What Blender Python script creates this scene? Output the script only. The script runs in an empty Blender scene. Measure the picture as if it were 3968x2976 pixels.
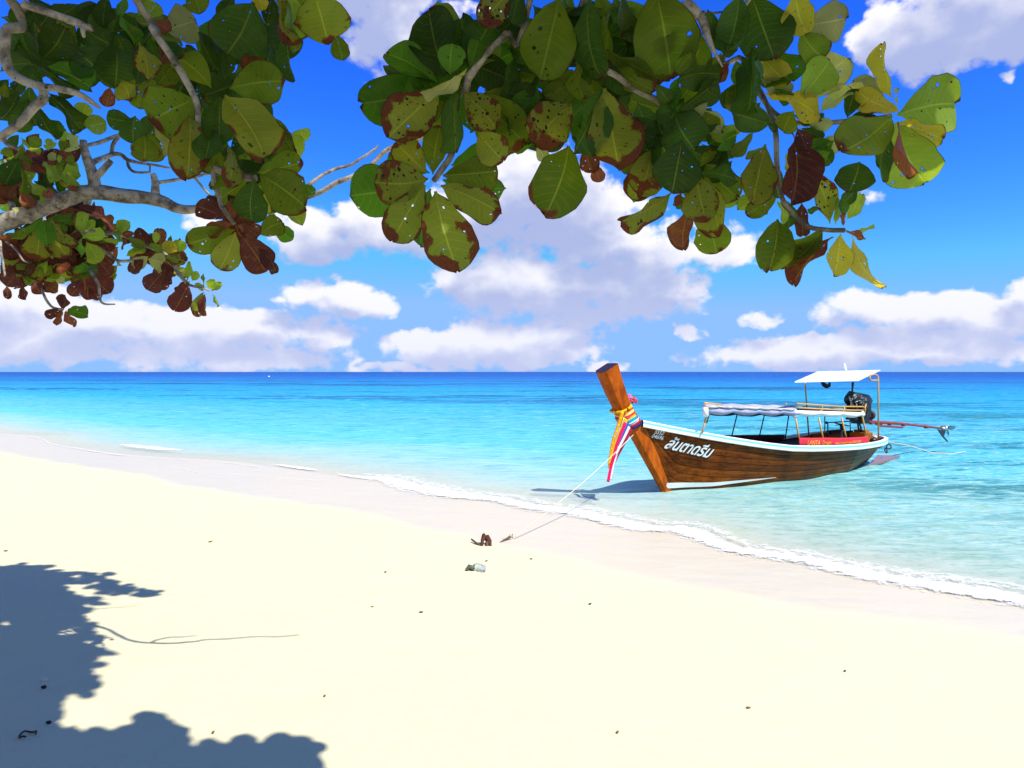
import bpy, math, random
from mathutils import Vector, Matrix, noise as mnoise
R = math.radians
random.seed(11)
scene = bpy.context.scene
col = scene.collection

# ------------------------------------------------------------------ camera
CAM_H = 2.1
F, CX, HY = 2865.0, 1984.0, 1440.5          # focal length, principal column and horizon row, in photo pixels
cam_d = bpy.data.cameras.new('camera')
cam = bpy.data.objects.new('camera', cam_d); col.objects.link(cam)
cam.location = (0, 0, CAM_H); cam.rotation_euler = (R(90), 0, 0)
cam_d.sensor_width = 36.0; cam_d.lens = 36.0 * F / 3968.0
cam_d.shift_y = -(1488.0 - HY) / 3968.0
cam_d.clip_start = 0.05; cam_d.clip_end = 60000
scene.camera = cam

# ------------------------------------------------------------------ sun, sky, exposure
SUN = Vector((0.415, -0.366, 0.833)).normalized()      # towards the sun
SUN_EL = math.asin(SUN.z); SUN_AZ = math.atan2(SUN.x, SUN.y)
sd = bpy.data.lights.new('sun', 'SUN'); sd.energy = 4.6; sd.angle = R(0.53); sd.color = (1.0, 0.955, 0.86)
so = bpy.data.objects.new('sun', sd); col.objects.link(so)
so.rotation_euler = SUN.to_track_quat('Z', 'Y').to_euler(); so.location = (6, -6, 14)
scene.view_settings.view_transform = 'Standard'; scene.view_settings.look = 'None'
scene.view_settings.exposure = 0.55; scene.view_settings.gamma = 1.0
scene.view_settings.use_curve_mapping = False

class NT:
    """small helper to wire node trees"""
    def __init__(s, tree): s.t = tree; s.n = tree.nodes; s.l = tree.links
    def node(s, typ, **kw):
        nd = s.n.new(typ)
        for k, v in kw.items(): setattr(nd, k, v)
        return nd
    def put(s, inp, v):
        if isinstance(v, bpy.types.NodeSocket): s.l.new(v, inp)
        elif v is not None: inp.default_value = v
    def m(s, op, a, b=None, c=None, clamp=False):
        nd = s.node('ShaderNodeMath', operation=op, use_clamp=clamp)
        s.put(nd.inputs[0], a); s.put(nd.inputs[1], b); s.put(nd.inputs[2], c)
        return nd.outputs[0]
    def vm(s, op, a, b=None, sc=None):
        nd = s.node('ShaderNodeVectorMath', operation=op)
        s.put(nd.inputs[0], a); s.put(nd.inputs[1], b)
        if sc is not None: s.put(nd.inputs[3], sc)
        return nd.outputs['Value'] if op in ('DOT_PRODUCT', 'LENGTH', 'DISTANCE') else nd.outputs[0]
    def mix(s, f, a, b, typ='MIX'):
        nd = s.node('ShaderNodeMix', data_type='RGBA', blend_type=typ)
        s.put(nd.inputs[0], f); s.put(nd.inputs[6], a); s.put(nd.inputs[7], b)
        return nd.outputs[2]
    def step(s, x, lo, hi, a=0.0, b=1.0):
        nd = s.node('ShaderNodeMapRange', interpolation_type='SMOOTHSTEP')
        s.put(nd.inputs[0], x); nd.inputs[1].default_value = lo; nd.inputs[2].default_value = hi
        nd.inputs[3].default_value = a; nd.inputs[4].default_value = b
        return nd.outputs[0]
    def noise(s, vec, scale, detail=3.0, rough=0.5, dist=0.0, color=False):
        nd = s.node('ShaderNodeTexNoise')
        s.put(nd.inputs['Vector'], vec); s.put(nd.inputs['Scale'], scale)
        nd.inputs['Detail'].default_value = detail; nd.inputs['Roughness'].default_value = rough
        nd.inputs['Distortion'].default_value = dist
        return nd.outputs[1] if color else nd.outputs[0]
    def voro(s, vec, scale, feature='F1'):
        nd = s.node('ShaderNodeTexVoronoi', feature=feature)
        s.put(nd.inputs['Vector'], vec); nd.inputs['Scale'].default_value = scale
        return nd
    def ramp(s, x, stops, interp='LINEAR'):
        nd = s.node('ShaderNodeValToRGB'); cr = nd.color_ramp; cr.interpolation = interp
        while len(cr.elements) < len(stops): cr.elements.new(0.5)
        for e, (p, c) in zip(cr.elements, stops):
            e.position = p; e.color = tuple(c) + ((1.0,) if len(c) == 3 else ())
        s.put(nd.inputs[0], x)
        return nd.outputs[0]
    def comb(s, x, y, z):
        nd = s.node('ShaderNodeCombineXYZ')
        s.put(nd.inputs[0], x); s.put(nd.inputs[1], y); s.put(nd.inputs[2], z)
        return nd.outputs[0]
    def sep(s, v):
        nd = s.node('ShaderNodeSeparateXYZ'); s.put(nd.inputs[0], v); return nd.outputs
    def bump(s, h, strength=0.5, dist=0.02, normal=None):
        nd = s.node('ShaderNodeBump'); s.put(nd.inputs['Height'], h)
        nd.inputs['Strength'].default_value = strength; nd.inputs['Distance'].default_value = dist
        if normal is not None: s.put(nd.inputs['Normal'], normal)
        return nd.outputs[0]

# ------------------------------------------------------------------ world: Nishita sky with cumulus clouds
world = bpy.data.worlds.new('World'); scene.world = world; world.use_nodes = True
w = NT(world.node_tree); w.n.clear()
SKY_STRENGTH = 0.10
sky = w.node('ShaderNodeTexSky', sky_type='NISHITA')
sky.sun_disc = False; sky.sun_elevation = SUN_EL; sky.sun_rotation = SUN_AZ
sky.air_density = 1.0; sky.dust_density = 0.25; sky.ozone_density = 3.0; sky.altitude = 0
# the deep tropical blue of the photograph: one contrast curve per channel over the whole Nishita sky
srgb = w.node('ShaderNodeSeparateColor'); w.l.new(sky.outputs[0], srgb.inputs[0])
sr = w.m('MINIMUM', w.m('MULTIPLY', w.m('POWER', srgb.outputs[0], 2.2), 0.085), 1.9)
sg = w.m('MINIMUM', w.m('MULTIPLY', w.m('POWER', srgb.outputs[1], 1.7), 0.30), 3.7)
sb = w.m('MINIMUM', w.m('MULTIPLY', w.m('POWER', srgb.outputs[2], 2.6), 0.225), 6.9)
hs = w.node('ShaderNodeCombineColor'); w.put(hs.inputs[0], sr); w.put(hs.inputs[1], sg); w.put(hs.inputs[2], sb)
tc = w.node('ShaderNodeTexCoord')
dx, dy, dz = w.sep(tc.outputs['Generated'])
az = w.m('ARCTAN2', dx, dy); el = w.m('ARCSINE', dz)
def ang(px, py):                                             # photo pixel (2212 wide) -> azimuth, elevation
    u = (px - 1106.0) / 1597.0; a = math.atan(u)
    return a, math.atan((803.0 - py) / 1597.0 * math.cos(a))
# cloud masses: centre x, y, half width, half height
CLOUDS = [(1180,445,200,125),(1040,470,230,85),(800,490,200,72),(690,520,120,52),(1260,622,290,82),(1120,600,190,80),
 (1370,545,260,70),(1460,608,110,38),(420,495,70,60),(690,640,92,44),(775,655,95,32),
 (480,715,330,52),(240,712,190,55),(90,745,190,58),(690,722,110,44),(420,768,420,40),
 (868,728,48,32),(1050,752,260,52),(1170,742,130,48),(1245,705,70,26),(782,790,34,26),(860,800,100,14),(1316,790,44,22),
 (1488,714,46,32),(1672,690,58,32),(1900,672,145,50),(2050,665,150,42),(2180,680,120,60),(2230,625,60,40),
 (1760,765,290,44),(1980,752,260,44),(2060,40,230,105),(2190,30,170,110),(1905,80,75,72),(830,45,95,105),(800,-40,150,80),
 (2178,176,26,16),(1885,415,50,34),(20,660,130,60),(1000,30,70,40)]
for (px, py, hw, hh) in [(-700,520,320,110),(-1500,640,400,90),(3050,560,330,110),(3900,690,380,70),(-300,300,260,90),(2700,250,240,100)]:
    CLOUDS.append((px, py, hw, hh))
grp = bpy.data.node_groups.new('cloud_mass', 'ShaderNodeTree')
grp.interface.new_socket('Az', in_out='INPUT', socket_type='NodeSocketFloat')
grp.interface.new_socket('El', in_out='INPUT', socket_type='NodeSocketFloat')
grp.interface.new_socket('Mass', in_out='OUTPUT', socket_type='NodeSocketFloat')
grp.interface.new_socket('Soft', in_out='OUTPUT', socket_type='NodeSocketFloat')
g = NT(grp); gi = g.node('NodeGroupInput'); go = g.node('NodeGroupOutput')
gv = g.comb(gi.outputs[0], g.m('MULTIPLY', gi.outputs[1], 1.25), 3.7)
wc = g.noise(gv, 9.0, 2.0, 0.5, color=True)
wv = g.vm('SUBTRACT', wc, (0.5, 0.5, 0.5))
wx, wy, _ = g.sep(wv)
wv2 = g.vm('SUBTRACT', g.noise(gv, 38.0, 2.0, 0.5, color=True), (0.5, 0.5, 0.5)); wx2, wy2, _ = g.sep(wv2)
ga = g.m('ADD', g.m('MULTIPLY_ADD', wx, 0.085, gi.outputs[0]), g.m('MULTIPLY', wx2, 0.050)); ge = g.m('ADD', g.m('MULTIPLY_ADD', wy, 0.040, gi.outputs[1]), g.m('MULTIPLY', wy2, 0.022))
gav = g.comb(ga, ge, 0.0)
acc = None
for (px, py, hw, hh) in CLOUDS:
    a0, e0 = ang(px, py) if -1200 < px < 3400 else (math.atan((px-1106)/1597.0), math.atan((803-py)/1597.0*0.6))
    a1, _e = ang(px + hw, py) if abs(px-1106) < 1600 else (a0 + 0.12, 0)
    a2, _e = ang(px - hw, py) if abs(px-1106) < 1600 else (a0 - 0.12, 0)
    ra = max(0.012, abs(a1 - a2) / 2); re = max(0.006, hh / 1597.0 * math.cos(a0))
    d = g.vm('MULTIPLY', g.vm('SUBTRACT', gav, (a0, e0, 0.0)), (1/ra, 1/re, 0.0))
    val = g.m('SUBTRACT', 1.0 if hw > 70 else 0.62, g.vm('DOT_PRODUCT', d, d))
    acc = val if acc is None else g.m('SMOOTH_MAX', acc, val, 0.35)
# the rest of the dome: scattered fair-weather cumulus behind and beside the picture
side = g.step(g.m('ABSOLUTE', gi.outputs[0]), 0.78, 1.15)
sc_n = g.noise(g.comb(gi.outputs[0], g.m('MULTIPLY', gi.outputs[1], 2.0), 9.1), 3.2, 2.0, 0.5)
hi = g.step(gi.outputs[1], 0.55, 0.8)
scat = g.m('MULTIPLY_ADD', sc_n, 9.0, -5.3)
acc = g.m('MAXIMUM', acc, g.m('SUBTRACT', scat, g.m('MULTIPLY', g.m('SUBTRACT', 1.0, g.m('MAXIMUM', side, hi)), 9.0)))
acc = g.m('MAXIMUM', acc, -3.0)
n1 = g.noise(gv, 15.0, 6.0, 0.56); n2 = g.noise(gv, 46.0, 4.0, 0.55)
puff = g.m('ADD', g.m('MULTIPLY', g.m('SUBTRACT', n1, 0.49), 3.0), g.m('MULTIPLY', g.m('SUBTRACT', n2, 0.5), 0.95))
g.l.new(g.m('ADD', acc, puff), go.inputs[0])
ns = g.noise(gv, 13.0, 2.0, 0.45)
g.l.new(g.m('MULTIPLY_ADD', g.m('SUBTRACT', ns, 0.5), 2.6, acc), go.inputs[1])
def mass(a, e):
    nd = w.node('ShaderNodeGroup'); nd.node_tree = grp
    w.put(nd.inputs[0], a); w.put(nd.inputs[1], e); return nd.outputs
m0, s0_ = mass(az, el)
m1, s1_ = mass(w.m('ADD', az, 0.012), w.m('ADD', el, 0.030))      # towards the light: how much cloud stands above this point
cover = w.step(m0, -0.06, 0.55)
shade = w.step(w.m('ADD', w.m('MULTIPLY', s1_, 0.75), w.m('MULTIPLY', w.m('SUBTRACT', m1, m0), 0.30)), -0.50, 0.82)
lo_mix = w.step(el, 0.0, 0.16, 1.0, 0.0)
lit = (7.1, 7.0, 7.3, 1); dark = (3.0, 3.45, 5.5, 1)
cloud_c = w.mix(shade, lit, dark)
cloud_c = w.mix(w.m('MULTIPLY', lo_mix, 0.42), cloud_c, (5.0, 5.3, 7.0, 1))
skyc = w.mix(w.m('MULTIPLY', cover, 0.97), hs.outputs[0], cloud_c)
bg = w.node('ShaderNodeBackground'); w.l.new(skyc, bg.inputs[0]); bg.inputs[1].default_value = SKY_STRENGTH
wo = w.node('ShaderNodeOutputWorld'); w.l.new(bg.outputs[0], wo.inputs[0])

# ------------------------------------------------------------------ general helpers
def mat(name):
    m_ = bpy.data.materials.new(name); m_.use_nodes = True
    k = NT(m_.node_tree); k.n.clear()
    out = k.node('ShaderNodeOutputMaterial')
    return m_, k, out
def princ(k, out, base, rough=0.6, spec=0.5, normal=None, metal=0.0):
    b = k.node('ShaderNodeBsdfPrincipled')
    k.put(b.inputs['Base Color'], base if not isinstance(base, tuple) else tuple(base[:3]) + (1,))
    k.put(b.inputs['Roughness'], rough); k.put(b.inputs['Specular IOR Level'], spec); k.put(b.inputs['Metallic'], metal)
    if normal is not None: k.put(b.inputs['Normal'], normal)
    k.l.new(b.outputs[0], out.inputs[0]); return b
def simple(name, c, rough=0.5, spec=0.5, var=0.25, scale=12.0, metal=0.0, bump=0.15):
    m_, k, out = mat(name)
    tcn = k.node('ShaderNodeTexCoord'); n = k.noise(tcn.outputs['Object'], scale, 4.0, 0.6)
    f = k.m('MULTIPLY_ADD', n, 2*var, 1.0 - var)
    cc = k.vm('SCALE', tuple(c[:3]), sc=f)
    princ(k, out, cc, k.m('MULTIPLY_ADD', n, 0.2, rough - 0.1), spec, k.bump(n, bump, 0.01), metal)
    return m_
def mesh_obj(name, verts, faces, m=None, parent=None, smooth=False, label=None, cat=None, group=None, kind=None, link=True):
    me = bpy.data.meshes.new(name); me.from_pydata([tuple(v) for v in verts], [], faces); me.update()
    if smooth: me.polygons.foreach_set('use_smooth', [True] * len(me.polygons))
    o = bpy.data.objects.new(name, me); col.objects.link(o)
    if m is not None: me.materials.append(m)
    if parent is not None: o.parent = parent
    return tag(o, label, cat, group, kind)
def tag(o, label=None, cat=None, group=None, kind=None):
    if label: o['label'] = label
    if cat: o['category'] = cat
    if group: o['group'] = group
    if kind: o['kind'] = kind
    return o
def empty(name, loc, label=None, cat=None, group=None):
    o = bpy.data.objects.new(name, None); col.objects.link(o); o.location = loc; o.empty_display_size = 0.1
    return tag(o, label, cat, group)
class MB:
    """collects pieces of ONE part"""
    def __init__(s): s.v = []; s.f = []
    def add(s, vs, fs):
        b = len(s.v); s.v += [Vector(v) for v in vs]; s.f += [tuple(i + b for i in f) for f in fs]; return s
    def box(s, c, size, rot=None):
        x, y, z = [d / 2 for d in size]; c = Vector(c)
        vs = [Vector(p) for p in ((-x,-y,-z),(x,-y,-z),(x,y,-z),(-x,y,-z),(-x,-y,z),(x,-y,z),(x,y,z),(-x,y,z))]
        if rot is not None: vs = [rot @ v for v in vs]
        return s.add([c + v for v in vs], [(0,3,2,1),(4,5,6,7),(0,1,5,4),(1,2,6,5),(2,3,7,6),(3,0,4,7)])
    def tube(s, pts, rad, n=8, cap=True, wob=0.0):
        pts = [Vector(p) for p in pts]; m_ = len(pts)
        rads = rad if isinstance(rad, (list, tuple)) else [rad] * m_
        up = Vector((0.137, 0.31, 0.94)); vs = []; prev = None
        for i, p in enumerate(pts):
            t = (pts[min(i+1, m_-1)] - pts[max(i-1, 0)])
            t = t.normalized() if t.length > 1e-9 else Vector((0, 0, 1))
            x = (prev - t * prev.dot(t)) if prev is not None else up.cross(t)
            if x.length < 1e-4: x = Vector((1, 0, 0)).cross(t)
            x.normalize(); prev = x; y = t.cross(x)
            for j in range(n):
                a = 2 * math.pi * j / n
                r = rads[i] * (1 + (wob * mnoise.noise(Vector((p.x*9 + j, p.y*9, p.z*9))) if wob else 0))
                vs.append(p + (x * math.cos(a) + y * math.sin(a)) * r)
        fs = [(i*n + j, i*n + (j+1) % n, (i+1)*n + (j+1) % n, (i+1)*n + j) for i in range(m_-1) for j in range(n)]
        if cap: fs += [tuple(range(n-1, -1, -1)), tuple((m_-1)*n + j for j in range(n))]
        return s.add(vs, fs)
    def ring(s, c, r, rr, ax, n=20, k=7):
        ax = Vector(ax).normalized(); x = ax.orthogonal().normalized(); y = ax.cross(x); c = Vector(c); vs = []
        for i in range(n):
            a = 2*math.pi*i/n; d = x*math.cos(a) + y*math.sin(a)
            for j in range(k):
                b = 2*math.pi*j/k; vs.append(c + d*(r + rr*math.cos(b)) + ax*(rr*math.sin(b)))
        return s.add(vs, [(i*k+j, ((i+1) % n)*k+j, ((i+1) % n)*k+(j+1) % k, i*k+(j+1) % k) for i in range(n) for j in range(k)])
    def ball(s, c, r, n=8, m_=6, sc=(1,1,1), wob=0.0):
        c = Vector(c); vs = [c + Vector((0,0,-r*sc[2]))]
        for i in range(1, m_):
            t = math.pi*i/m_
            for j in range(n):
                a = 2*math.pi*j/n; d = Vector((math.sin(t)*math.cos(a), math.sin(t)*math.sin(a), -math.cos(t)))
                q = r*(1 + wob*mnoise.noise(d*1.7 + c*7))
                vs.append(c + Vector((d.x*q*sc[0], d.y*q*sc[1], d.z*q*sc[2])))
        vs.append(c + Vector((0,0,r*sc[2]))); e = len(vs)-1
        fs = [(0, 1+(j+1) % n, 1+j) for j in range(n)]
        fs += [(1+i*n+j, 1+i*n+(j+1) % n, 1+(i+1)*n+(j+1) % n, 1+(i+1)*n+j) for i in range(m_-2) for j in range(n)]
        fs += [(1+(m_-2)*n+j, 1+(m_-2)*n+(j+1) % n, e) for j in range(n)]
        return s.add(vs, fs)
    def grid(s, rows, close=False):
        m_ = len(rows); n = len(rows[0])
        return s.add([p for r in rows for p in r], [(i*n+j, i*n+j+1, (i+1)*n+j+1, (i+1)*n+j) for i in range(m_-1) for j in range(n-1)])
    def slab(s, rows, off):
        """grid of points given a thickness: off(i, j) -> Vector added for the second skin"""
        m_ = len(rows); n = len(rows[0])
        a = [Vector(p) for r in rows for p in r]; b = [Vector(rows[i][j]) + off(i, j) for i in range(m_) for j in range(n)]
        N = m_*n
        fs = [(i*n+j, i*n+j+1, (i+1)*n+j+1, (i+1)*n+j) for i in range(m_-1) for j in range(n-1)]
        fs += [(N+i*n+j, N+(i+1)*n+j, N+(i+1)*n+j+1, N+i*n+j+1) for i in range(m_-1) for j in range(n-1)]
        for i in range(m_-1):
            fs += [(i*n, (i+1)*n, N+(i+1)*n, N+i*n), (i*n+n-1, N+i*n+n-1, N+(i+1)*n+n-1, (i+1)*n+n-1)]
        for j in range(n-1):
            fs += [(j, N+j, N+j+1, j+1), ((m_-1)*n+j, (m_-1)*n+j+1, N+(m_-1)*n+j+1, N+(m_-1)*n+j)]
        return s.add(a + b, fs)
    def build(s, name, m=None, parent=None, smooth=False, off=None, **kw):
        vs = s.v if off is None else [v - off for v in s.v]
        return mesh_obj(name, vs, s.f, m, parent, smooth, **kw)
def lerp_table(tab, x):
    if x <= tab[0][0]: return tab[0][1]
    for (x0, y0), (x1, y1) in zip(tab, tab[1:]):
        if x <= x1: return y0 + (y1 - y0) * (x - x0) / (x1 - x0)
    return tab[-1][1]
def smooth_table(tab, x):
    """monotone-ish cubic through the table"""
    if x <= tab[0][0]: return tab[0][1]
    if x >= tab[-1][0]: return tab[-1][1]
    for i in range(len(tab)-1):
        x0, y0 = tab[i]; x1, y1 = tab[i+1]
        if x <= x1:
            h = x1 - x0; u = (x - x0) / h
            sl = lambda k: 0.0 if k <= 0 or k >= len(tab)-1 else (tab[k+1][1]-tab[k-1][1])/(tab[k+1][0]-tab[k-1][0])
            d0 = sl(i) if i > 0 else (y1-y0)/h; d1 = sl(i+1) if i+1 < len(tab)-1 else (y1-y0)/h
            return (2*u**3-3*u*u+1)*y0 + (u**3-2*u*u+u)*h*d0 + (-2*u**3+3*u*u)*y1 + (u**3-u*u)*h*d1
def at(px, py, D):                                           # the point D metres ahead that the photo shows at this pixel
    return Vector(((px - CX) / F * D, D, CAM_H + (HY - py) / F * D))

# ------------------------------------------------------------------ the beach: shoreline, slope, sea
TD = Vector((0.768, -0.640, 0)).normalized(); ND = Vector((-TD.y, TD.x, 0)) * -1.0   # along the shore, inland
P0 = Vector((1.0, 11.1, 0))
def ts(p): q = Vector((p[0], p[1], 0)) - P0; return q.dot(TD), q.dot(ND)
def from_ts(t, s, z=0.0): q = P0 + TD*t + ND*s; return Vector((q.x, q.y, z))
SHORE_PX = [(0,1678),(136,1688),(190,1715),(339,1739),(475,1759),(678,1773),(881,1786),(1003,1800),(1288,1841),(1500,1868),(1650,1910),
 (1831,1932),(2012,1964),(2192,1990),(2247,2004),(2450,2044),(2500,2056),(2606,2062),(2719,2098),(2872,2141),(3137,2194),(3429,2247),(3695,2300),(3968,2350)]
SHORE = []
for (x_, y_) in SHORE_PX:
    D_ = F * CAM_H / (y_ - HY); SHORE.append(ts(((x_-CX)/F*D_, D_)))
SHORE.sort()
SHORE = [(-400.0, -6.0), (-80.0, -2.0)] + SHORE + [(SHORE[-1][0] + 20, SHORE[-1][1] + 0.4), (400.0, 6.0)]
def shore(t): return smooth_table(SHORE, t)
def inland(p): t, s = ts(p); return s - shore(t)
def sand_h(s, x=0.0, y=0.0):
    if s >= 0: z = 0.058*s - 0.0009*s*s if s < 20 else 0.80 + 0.02*(s-20)
    else: z = 0.058*s if s > -20 else -1.16 + 0.03*(s+20)
    if s > 1.5: z += 0.012*mnoise.noise(Vector((x*0.5, y*0.5, 3.3)))*min(1, (s-1.5)/2)
    return z
def sand_z(x, y): return sand_h(inland((x, y)), x, y)
def ground(px, py):                                          # where the photo's pixel meets the sand
    z = 0.1
    for _ in range(40):
        D_ = F*(CAM_H - z)/(py - HY); p = Vector(((px-CX)/F*D_, D_, 0)); z = 0.5*z + 0.5*sand_z(p.x, p.y)
    p.z = sand_z(p.x, p.y); return p
# ------------------------------------------------------------------ sand and sea bed
WET_PX = [(0,1756),(170,1787),(325,1814),(536,1841),(678,1885),(1017,1936),(1288,1970),(1650,2060),(2100,2150),(2500,2262),(2832,2316),(3164,2372),(3500,2420),(3968,2490)]
WET = []
for (x_, y_) in WET_PX:
    p = ground(x_, y_); WET.append(ts(p))
WET.sort(); WET = [(-400, WET[0][1]+1.0)] + WET + [(400, WET[-1][1]+2.0)]
def spaced(lo, hi, fine_lo, fine_hi, step, grow=1.18):
    a = []; x = fine_lo
    while x <= fine_hi: a.append(x); x += step
    st = step
    while a[-1] < hi: st *= grow; a.append(min(hi, a[-1] + st))
    st = step
    while a[0] > lo: st *= grow; a.insert(0, max(lo, a[0] - st))
    return a
def ramp_grid(tl, sl, fz):
    vs = []; n = len(sl)
    for t in tl:
        s0 = shore(t)
        for s in sl:
            p = from_ts(t, s0 + s); p.z = fz(p, s, t); vs.append(p)
    fs = [(i*n+j, i*n+j+1, (i+1)*n+j+1, (i+1)*n+j) for i in range(len(tl)-1) for j in range(n-1)]
    return vs, fs
def fattr(o, name, vals):
    a = o.data.attributes.new(name, 'FLOAT', 'POINT'); a.data.foreach_set('value', vals)
tl = spaced(-300, 300, -26, 14, 0.22); sl = spaced(-90, 120, -6, 11, 0.16)
vs, fs = ramp_grid(tl, sl, lambda p, s, t: sand_h(s, p.x, p.y))
m_sand, k, out = mat('coral_sand')
geo = k.node('ShaderNodeNewGeometry'); P = geo.outputs['Position']
wet_a = k.node('ShaderNodeAttribute', attribute_name='wet').outputs['Fac']
n_big = k.noise(P, 0.9, 4, 0.55); n_mid = k.noise(P, 7.0, 4, 0.6); n_fine = k.noise(P, 140.0, 3, 0.6); grains = k.noise(P, 420.0, 2, 0.5)
edge = k.m('ADD', wet_a, k.m('MULTIPLY', k.m('SUBTRACT', n_big, 0.5), 0.7))
wetm = k.step(edge, -0.28, 0.42)
streak = k.noise(k.vm('MULTIPLY', P, (0.5, 2.2, 1.0)), 1.3, 4, 0.6)
dry = k.mix(n_mid, (0.62, 0.575, 0.355, 1), (0.68, 0.635, 0.40, 1))
dry = k.mix(k.step(grains, 0.60, 0.72), dry, (0.40, 0.36, 0.27, 1))
wetc = k.mix(k.step(streak, 0.42, 0.62), (0.61, 0.545, 0.405, 1), (0.63, 0.55, 0.39, 1))
base = k.mix(wetm, dry, wetc)
n_soft = k.noise(k.vm('MULTIPLY', P, (1.6, 2.6, 1)), 1.0, 3, 0.5)
bmp = k.bump(k.m('ADD', k.m('MULTIPLY', n_fine, 0.35), k.m('ADD', k.m('MULTIPLY', n_mid, 1.3), k.m('MULTIPLY', n_soft, 6.0))), 0.26, 0.012)
b = princ(k, out, base, k.step(wetm, 0.0, 1.0, 0.9, 0.34), k.step(wetm, 0.0, 1.0, 0.1, 0.32), bmp)
sand = mesh_obj('sand', vs, fs, m_sand, smooth=True, kind='structure')
wetv = []
for t in tl:
    we = lerp_table(WET, t) - shore(t)
    for s in sl: wetv.append(max(-3.0, min(3.0, (we - s) / 0.9)))
fattr(sand, 'wet', wetv)

# ------------------------------------------------------------------ the sea
m_sea, k, out = mat('sea_water')
geo = k.node('ShaderNodeNewGeometry'); P = geo.outputs['Position']
dep = k.node('ShaderNodeAttribute', attribute_name='depth').outputs['Fac']
stn = k.node('ShaderNodeAttribute', attribute_name='reef').outputs['Fac']
wide = k.noise(k.vm('MULTIPLY', P, (0.011, 0.030, 1)), 1.0, 6, 0.66)
midn = k.noise(k.vm('MULTIPLY', P, (0.11, 0.42, 1)), 1.0, 5, 0.60)
near = k.noise(k.vm('MULTIPLY', P, (0.9, 2.6, 1)), 1.0, 4, 0.62)
dd = k.m('ADD', dep, k.m('MULTIPLY', k.m('SUBTRACT', midn, 0.5), k.step(dep, 0.1, 0.5, 0.04, 0.12)))
body = k.ramp(dd, [(0.0, (0.78, 0.72, 0.60)), (0.10, (0.70, 0.74, 0.65)), (0.20, (0.38, 0.66, 0.64)), (0.30, (0.13, 0.55, 0.63)),
                   (0.40, (0.085, 0.42, 0.58)), (0.50, (0.022, 0.34, 0.55)), (0.60, (0.008, 0.26, 0.50)), (0.67, (0.004, 0.19, 0.47)),
                   (0.735, (0.003, 0.135, 0.42)), (0.78, (0.002, 0.105, 0.40)), (0.84, (0.002, 0.085, 0.35)), (1.0, (0.002, 0.078, 0.33))])
reef = k.m('MULTIPLY', k.step(k.m('ADD', k.m('MULTIPLY', wide, 0.75), k.m('MULTIPLY', midn, 0.3)), 0.525, 0.585), stn)
body = k.mix(k.m('MULTIPLY', reef, 0.90), body, (0.005, 0.078, 0.21, 1))
# weed and coral patches in the right shallows, the hull's reflection painted in
px_, py_, pz_ = k.sep(P)
grn = k.m('MULTIPLY', k.step(k.m('ADD', px_, k.m('MULTIPLY', midn, 3.0)), 3.0, 6.0), k.m('MULTIPLY', k.step(dep, 0.04, 0.14), k.step(dep, 0.36, 0.24)))
chop = k.noise(k.vm('MULTIPLY', P, (2.0, 4.5, 1)), 1.0, 3, 0.6)
body = k.mix(k.m('MULTIPLY', grn, k.step(chop, 0.35, 0.62, 0.85, 0.15)), body, (0.36, 0.55, 0.44, 1))
right = k.m('MULTIPLY', k.step(px_, 4.0, 8.5), k.m('MULTIPLY', k.step(dep, 0.15, 0.28), k.step(dep, 0.60, 0.46)))
patch = k.step(k.m('ADD', k.m('MULTIPLY', chop, 0.40), k.m('MULTIPLY', midn, 0.65)), 0.49, 0.62)
body = k.mix(k.m('MULTIPLY', k.m('MULTIPLY', right, patch), 0.80), body, (0.006, 0.165, 0.19, 1))
tiny = k.noise(k.vm('MULTIPLY', P, (5.0, 11.0, 1)), 1.0, 3, 0.65, 0.7)
nearb = k.m('MULTIPLY', k.step(px_, 0.5, 5.0, 0.35, 1.0), k.m('MULTIPLY', k.step(dep, 0.03, 0.12), k.step(dep, 0.50, 0.36)))
body = k.mix(k.m('MULTIPLY', k.m('MULTIPLY', k.step(tiny, 0.50, 0.64), nearb), 0.70), body, k.mix(1.0, body, (0.42, 0.68, 0.70, 1), 'MULTIPLY'))
body = k.mix(k.m('MULTIPLY', k.m('MULTIPLY', k.step(tiny, 0.42, 0.30), nearb), 0.60), body, (0.74, 0.80, 0.68, 1))
body = k.mix(k.m('MULTIPLY', k.step(near, 0.46, 0.66), k.step(dep, 0.08, 0.40, 0.15, 0.75)), body, k.mix(1.0, body, (0.55, 0.74, 0.84, 1), 'MULTIPLY'))
strk = k.noise(k.vm('MULTIPLY', P, (0.22, 0.95, 1)), 1.0, 4, 0.65)
body = k.mix(k.m('MULTIPLY', k.step(strk, 0.50, 0.70), k.step(dep, 0.28, 0.48, 0.0, 0.70)), body, k.mix(1.0, body, (0.45, 0.66, 0.80, 1), 'MULTIPLY'))
rip = k.noise(k.vm('MULTIPLY', P, (1.1, 4.6, 1)), 1.0, 3, 0.62, 0.5)  # ripple shade and caustic-like bright lines painted into the water colour
body = k.mix(k.m('MULTIPLY', k.step(rip, 0.53, 0.66), k.step(dep, 0.06, 0.30, 0.2, 0.75)), body, k.mix(1.0, body, (0.50, 0.74, 0.84, 1), 'MULTIPLY'))
body = k.mix(k.m('MULTIPLY', k.step(rip, 0.44, 0.33), k.step(dep, 0.04, 0.20, 0.1, 0.5)), body, k.mix(0.5, body, (0.62, 0.78, 0.76, 1)))
op = k.ramp(dep, [(0.0, (0.05,)*3), (0.03, (0.20,)*3), (0.12, (0.52,)*3), (0.22, (0.76,)*3), (0.33, (0.90,)*3), (0.42, (1.0,)*3)])
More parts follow.
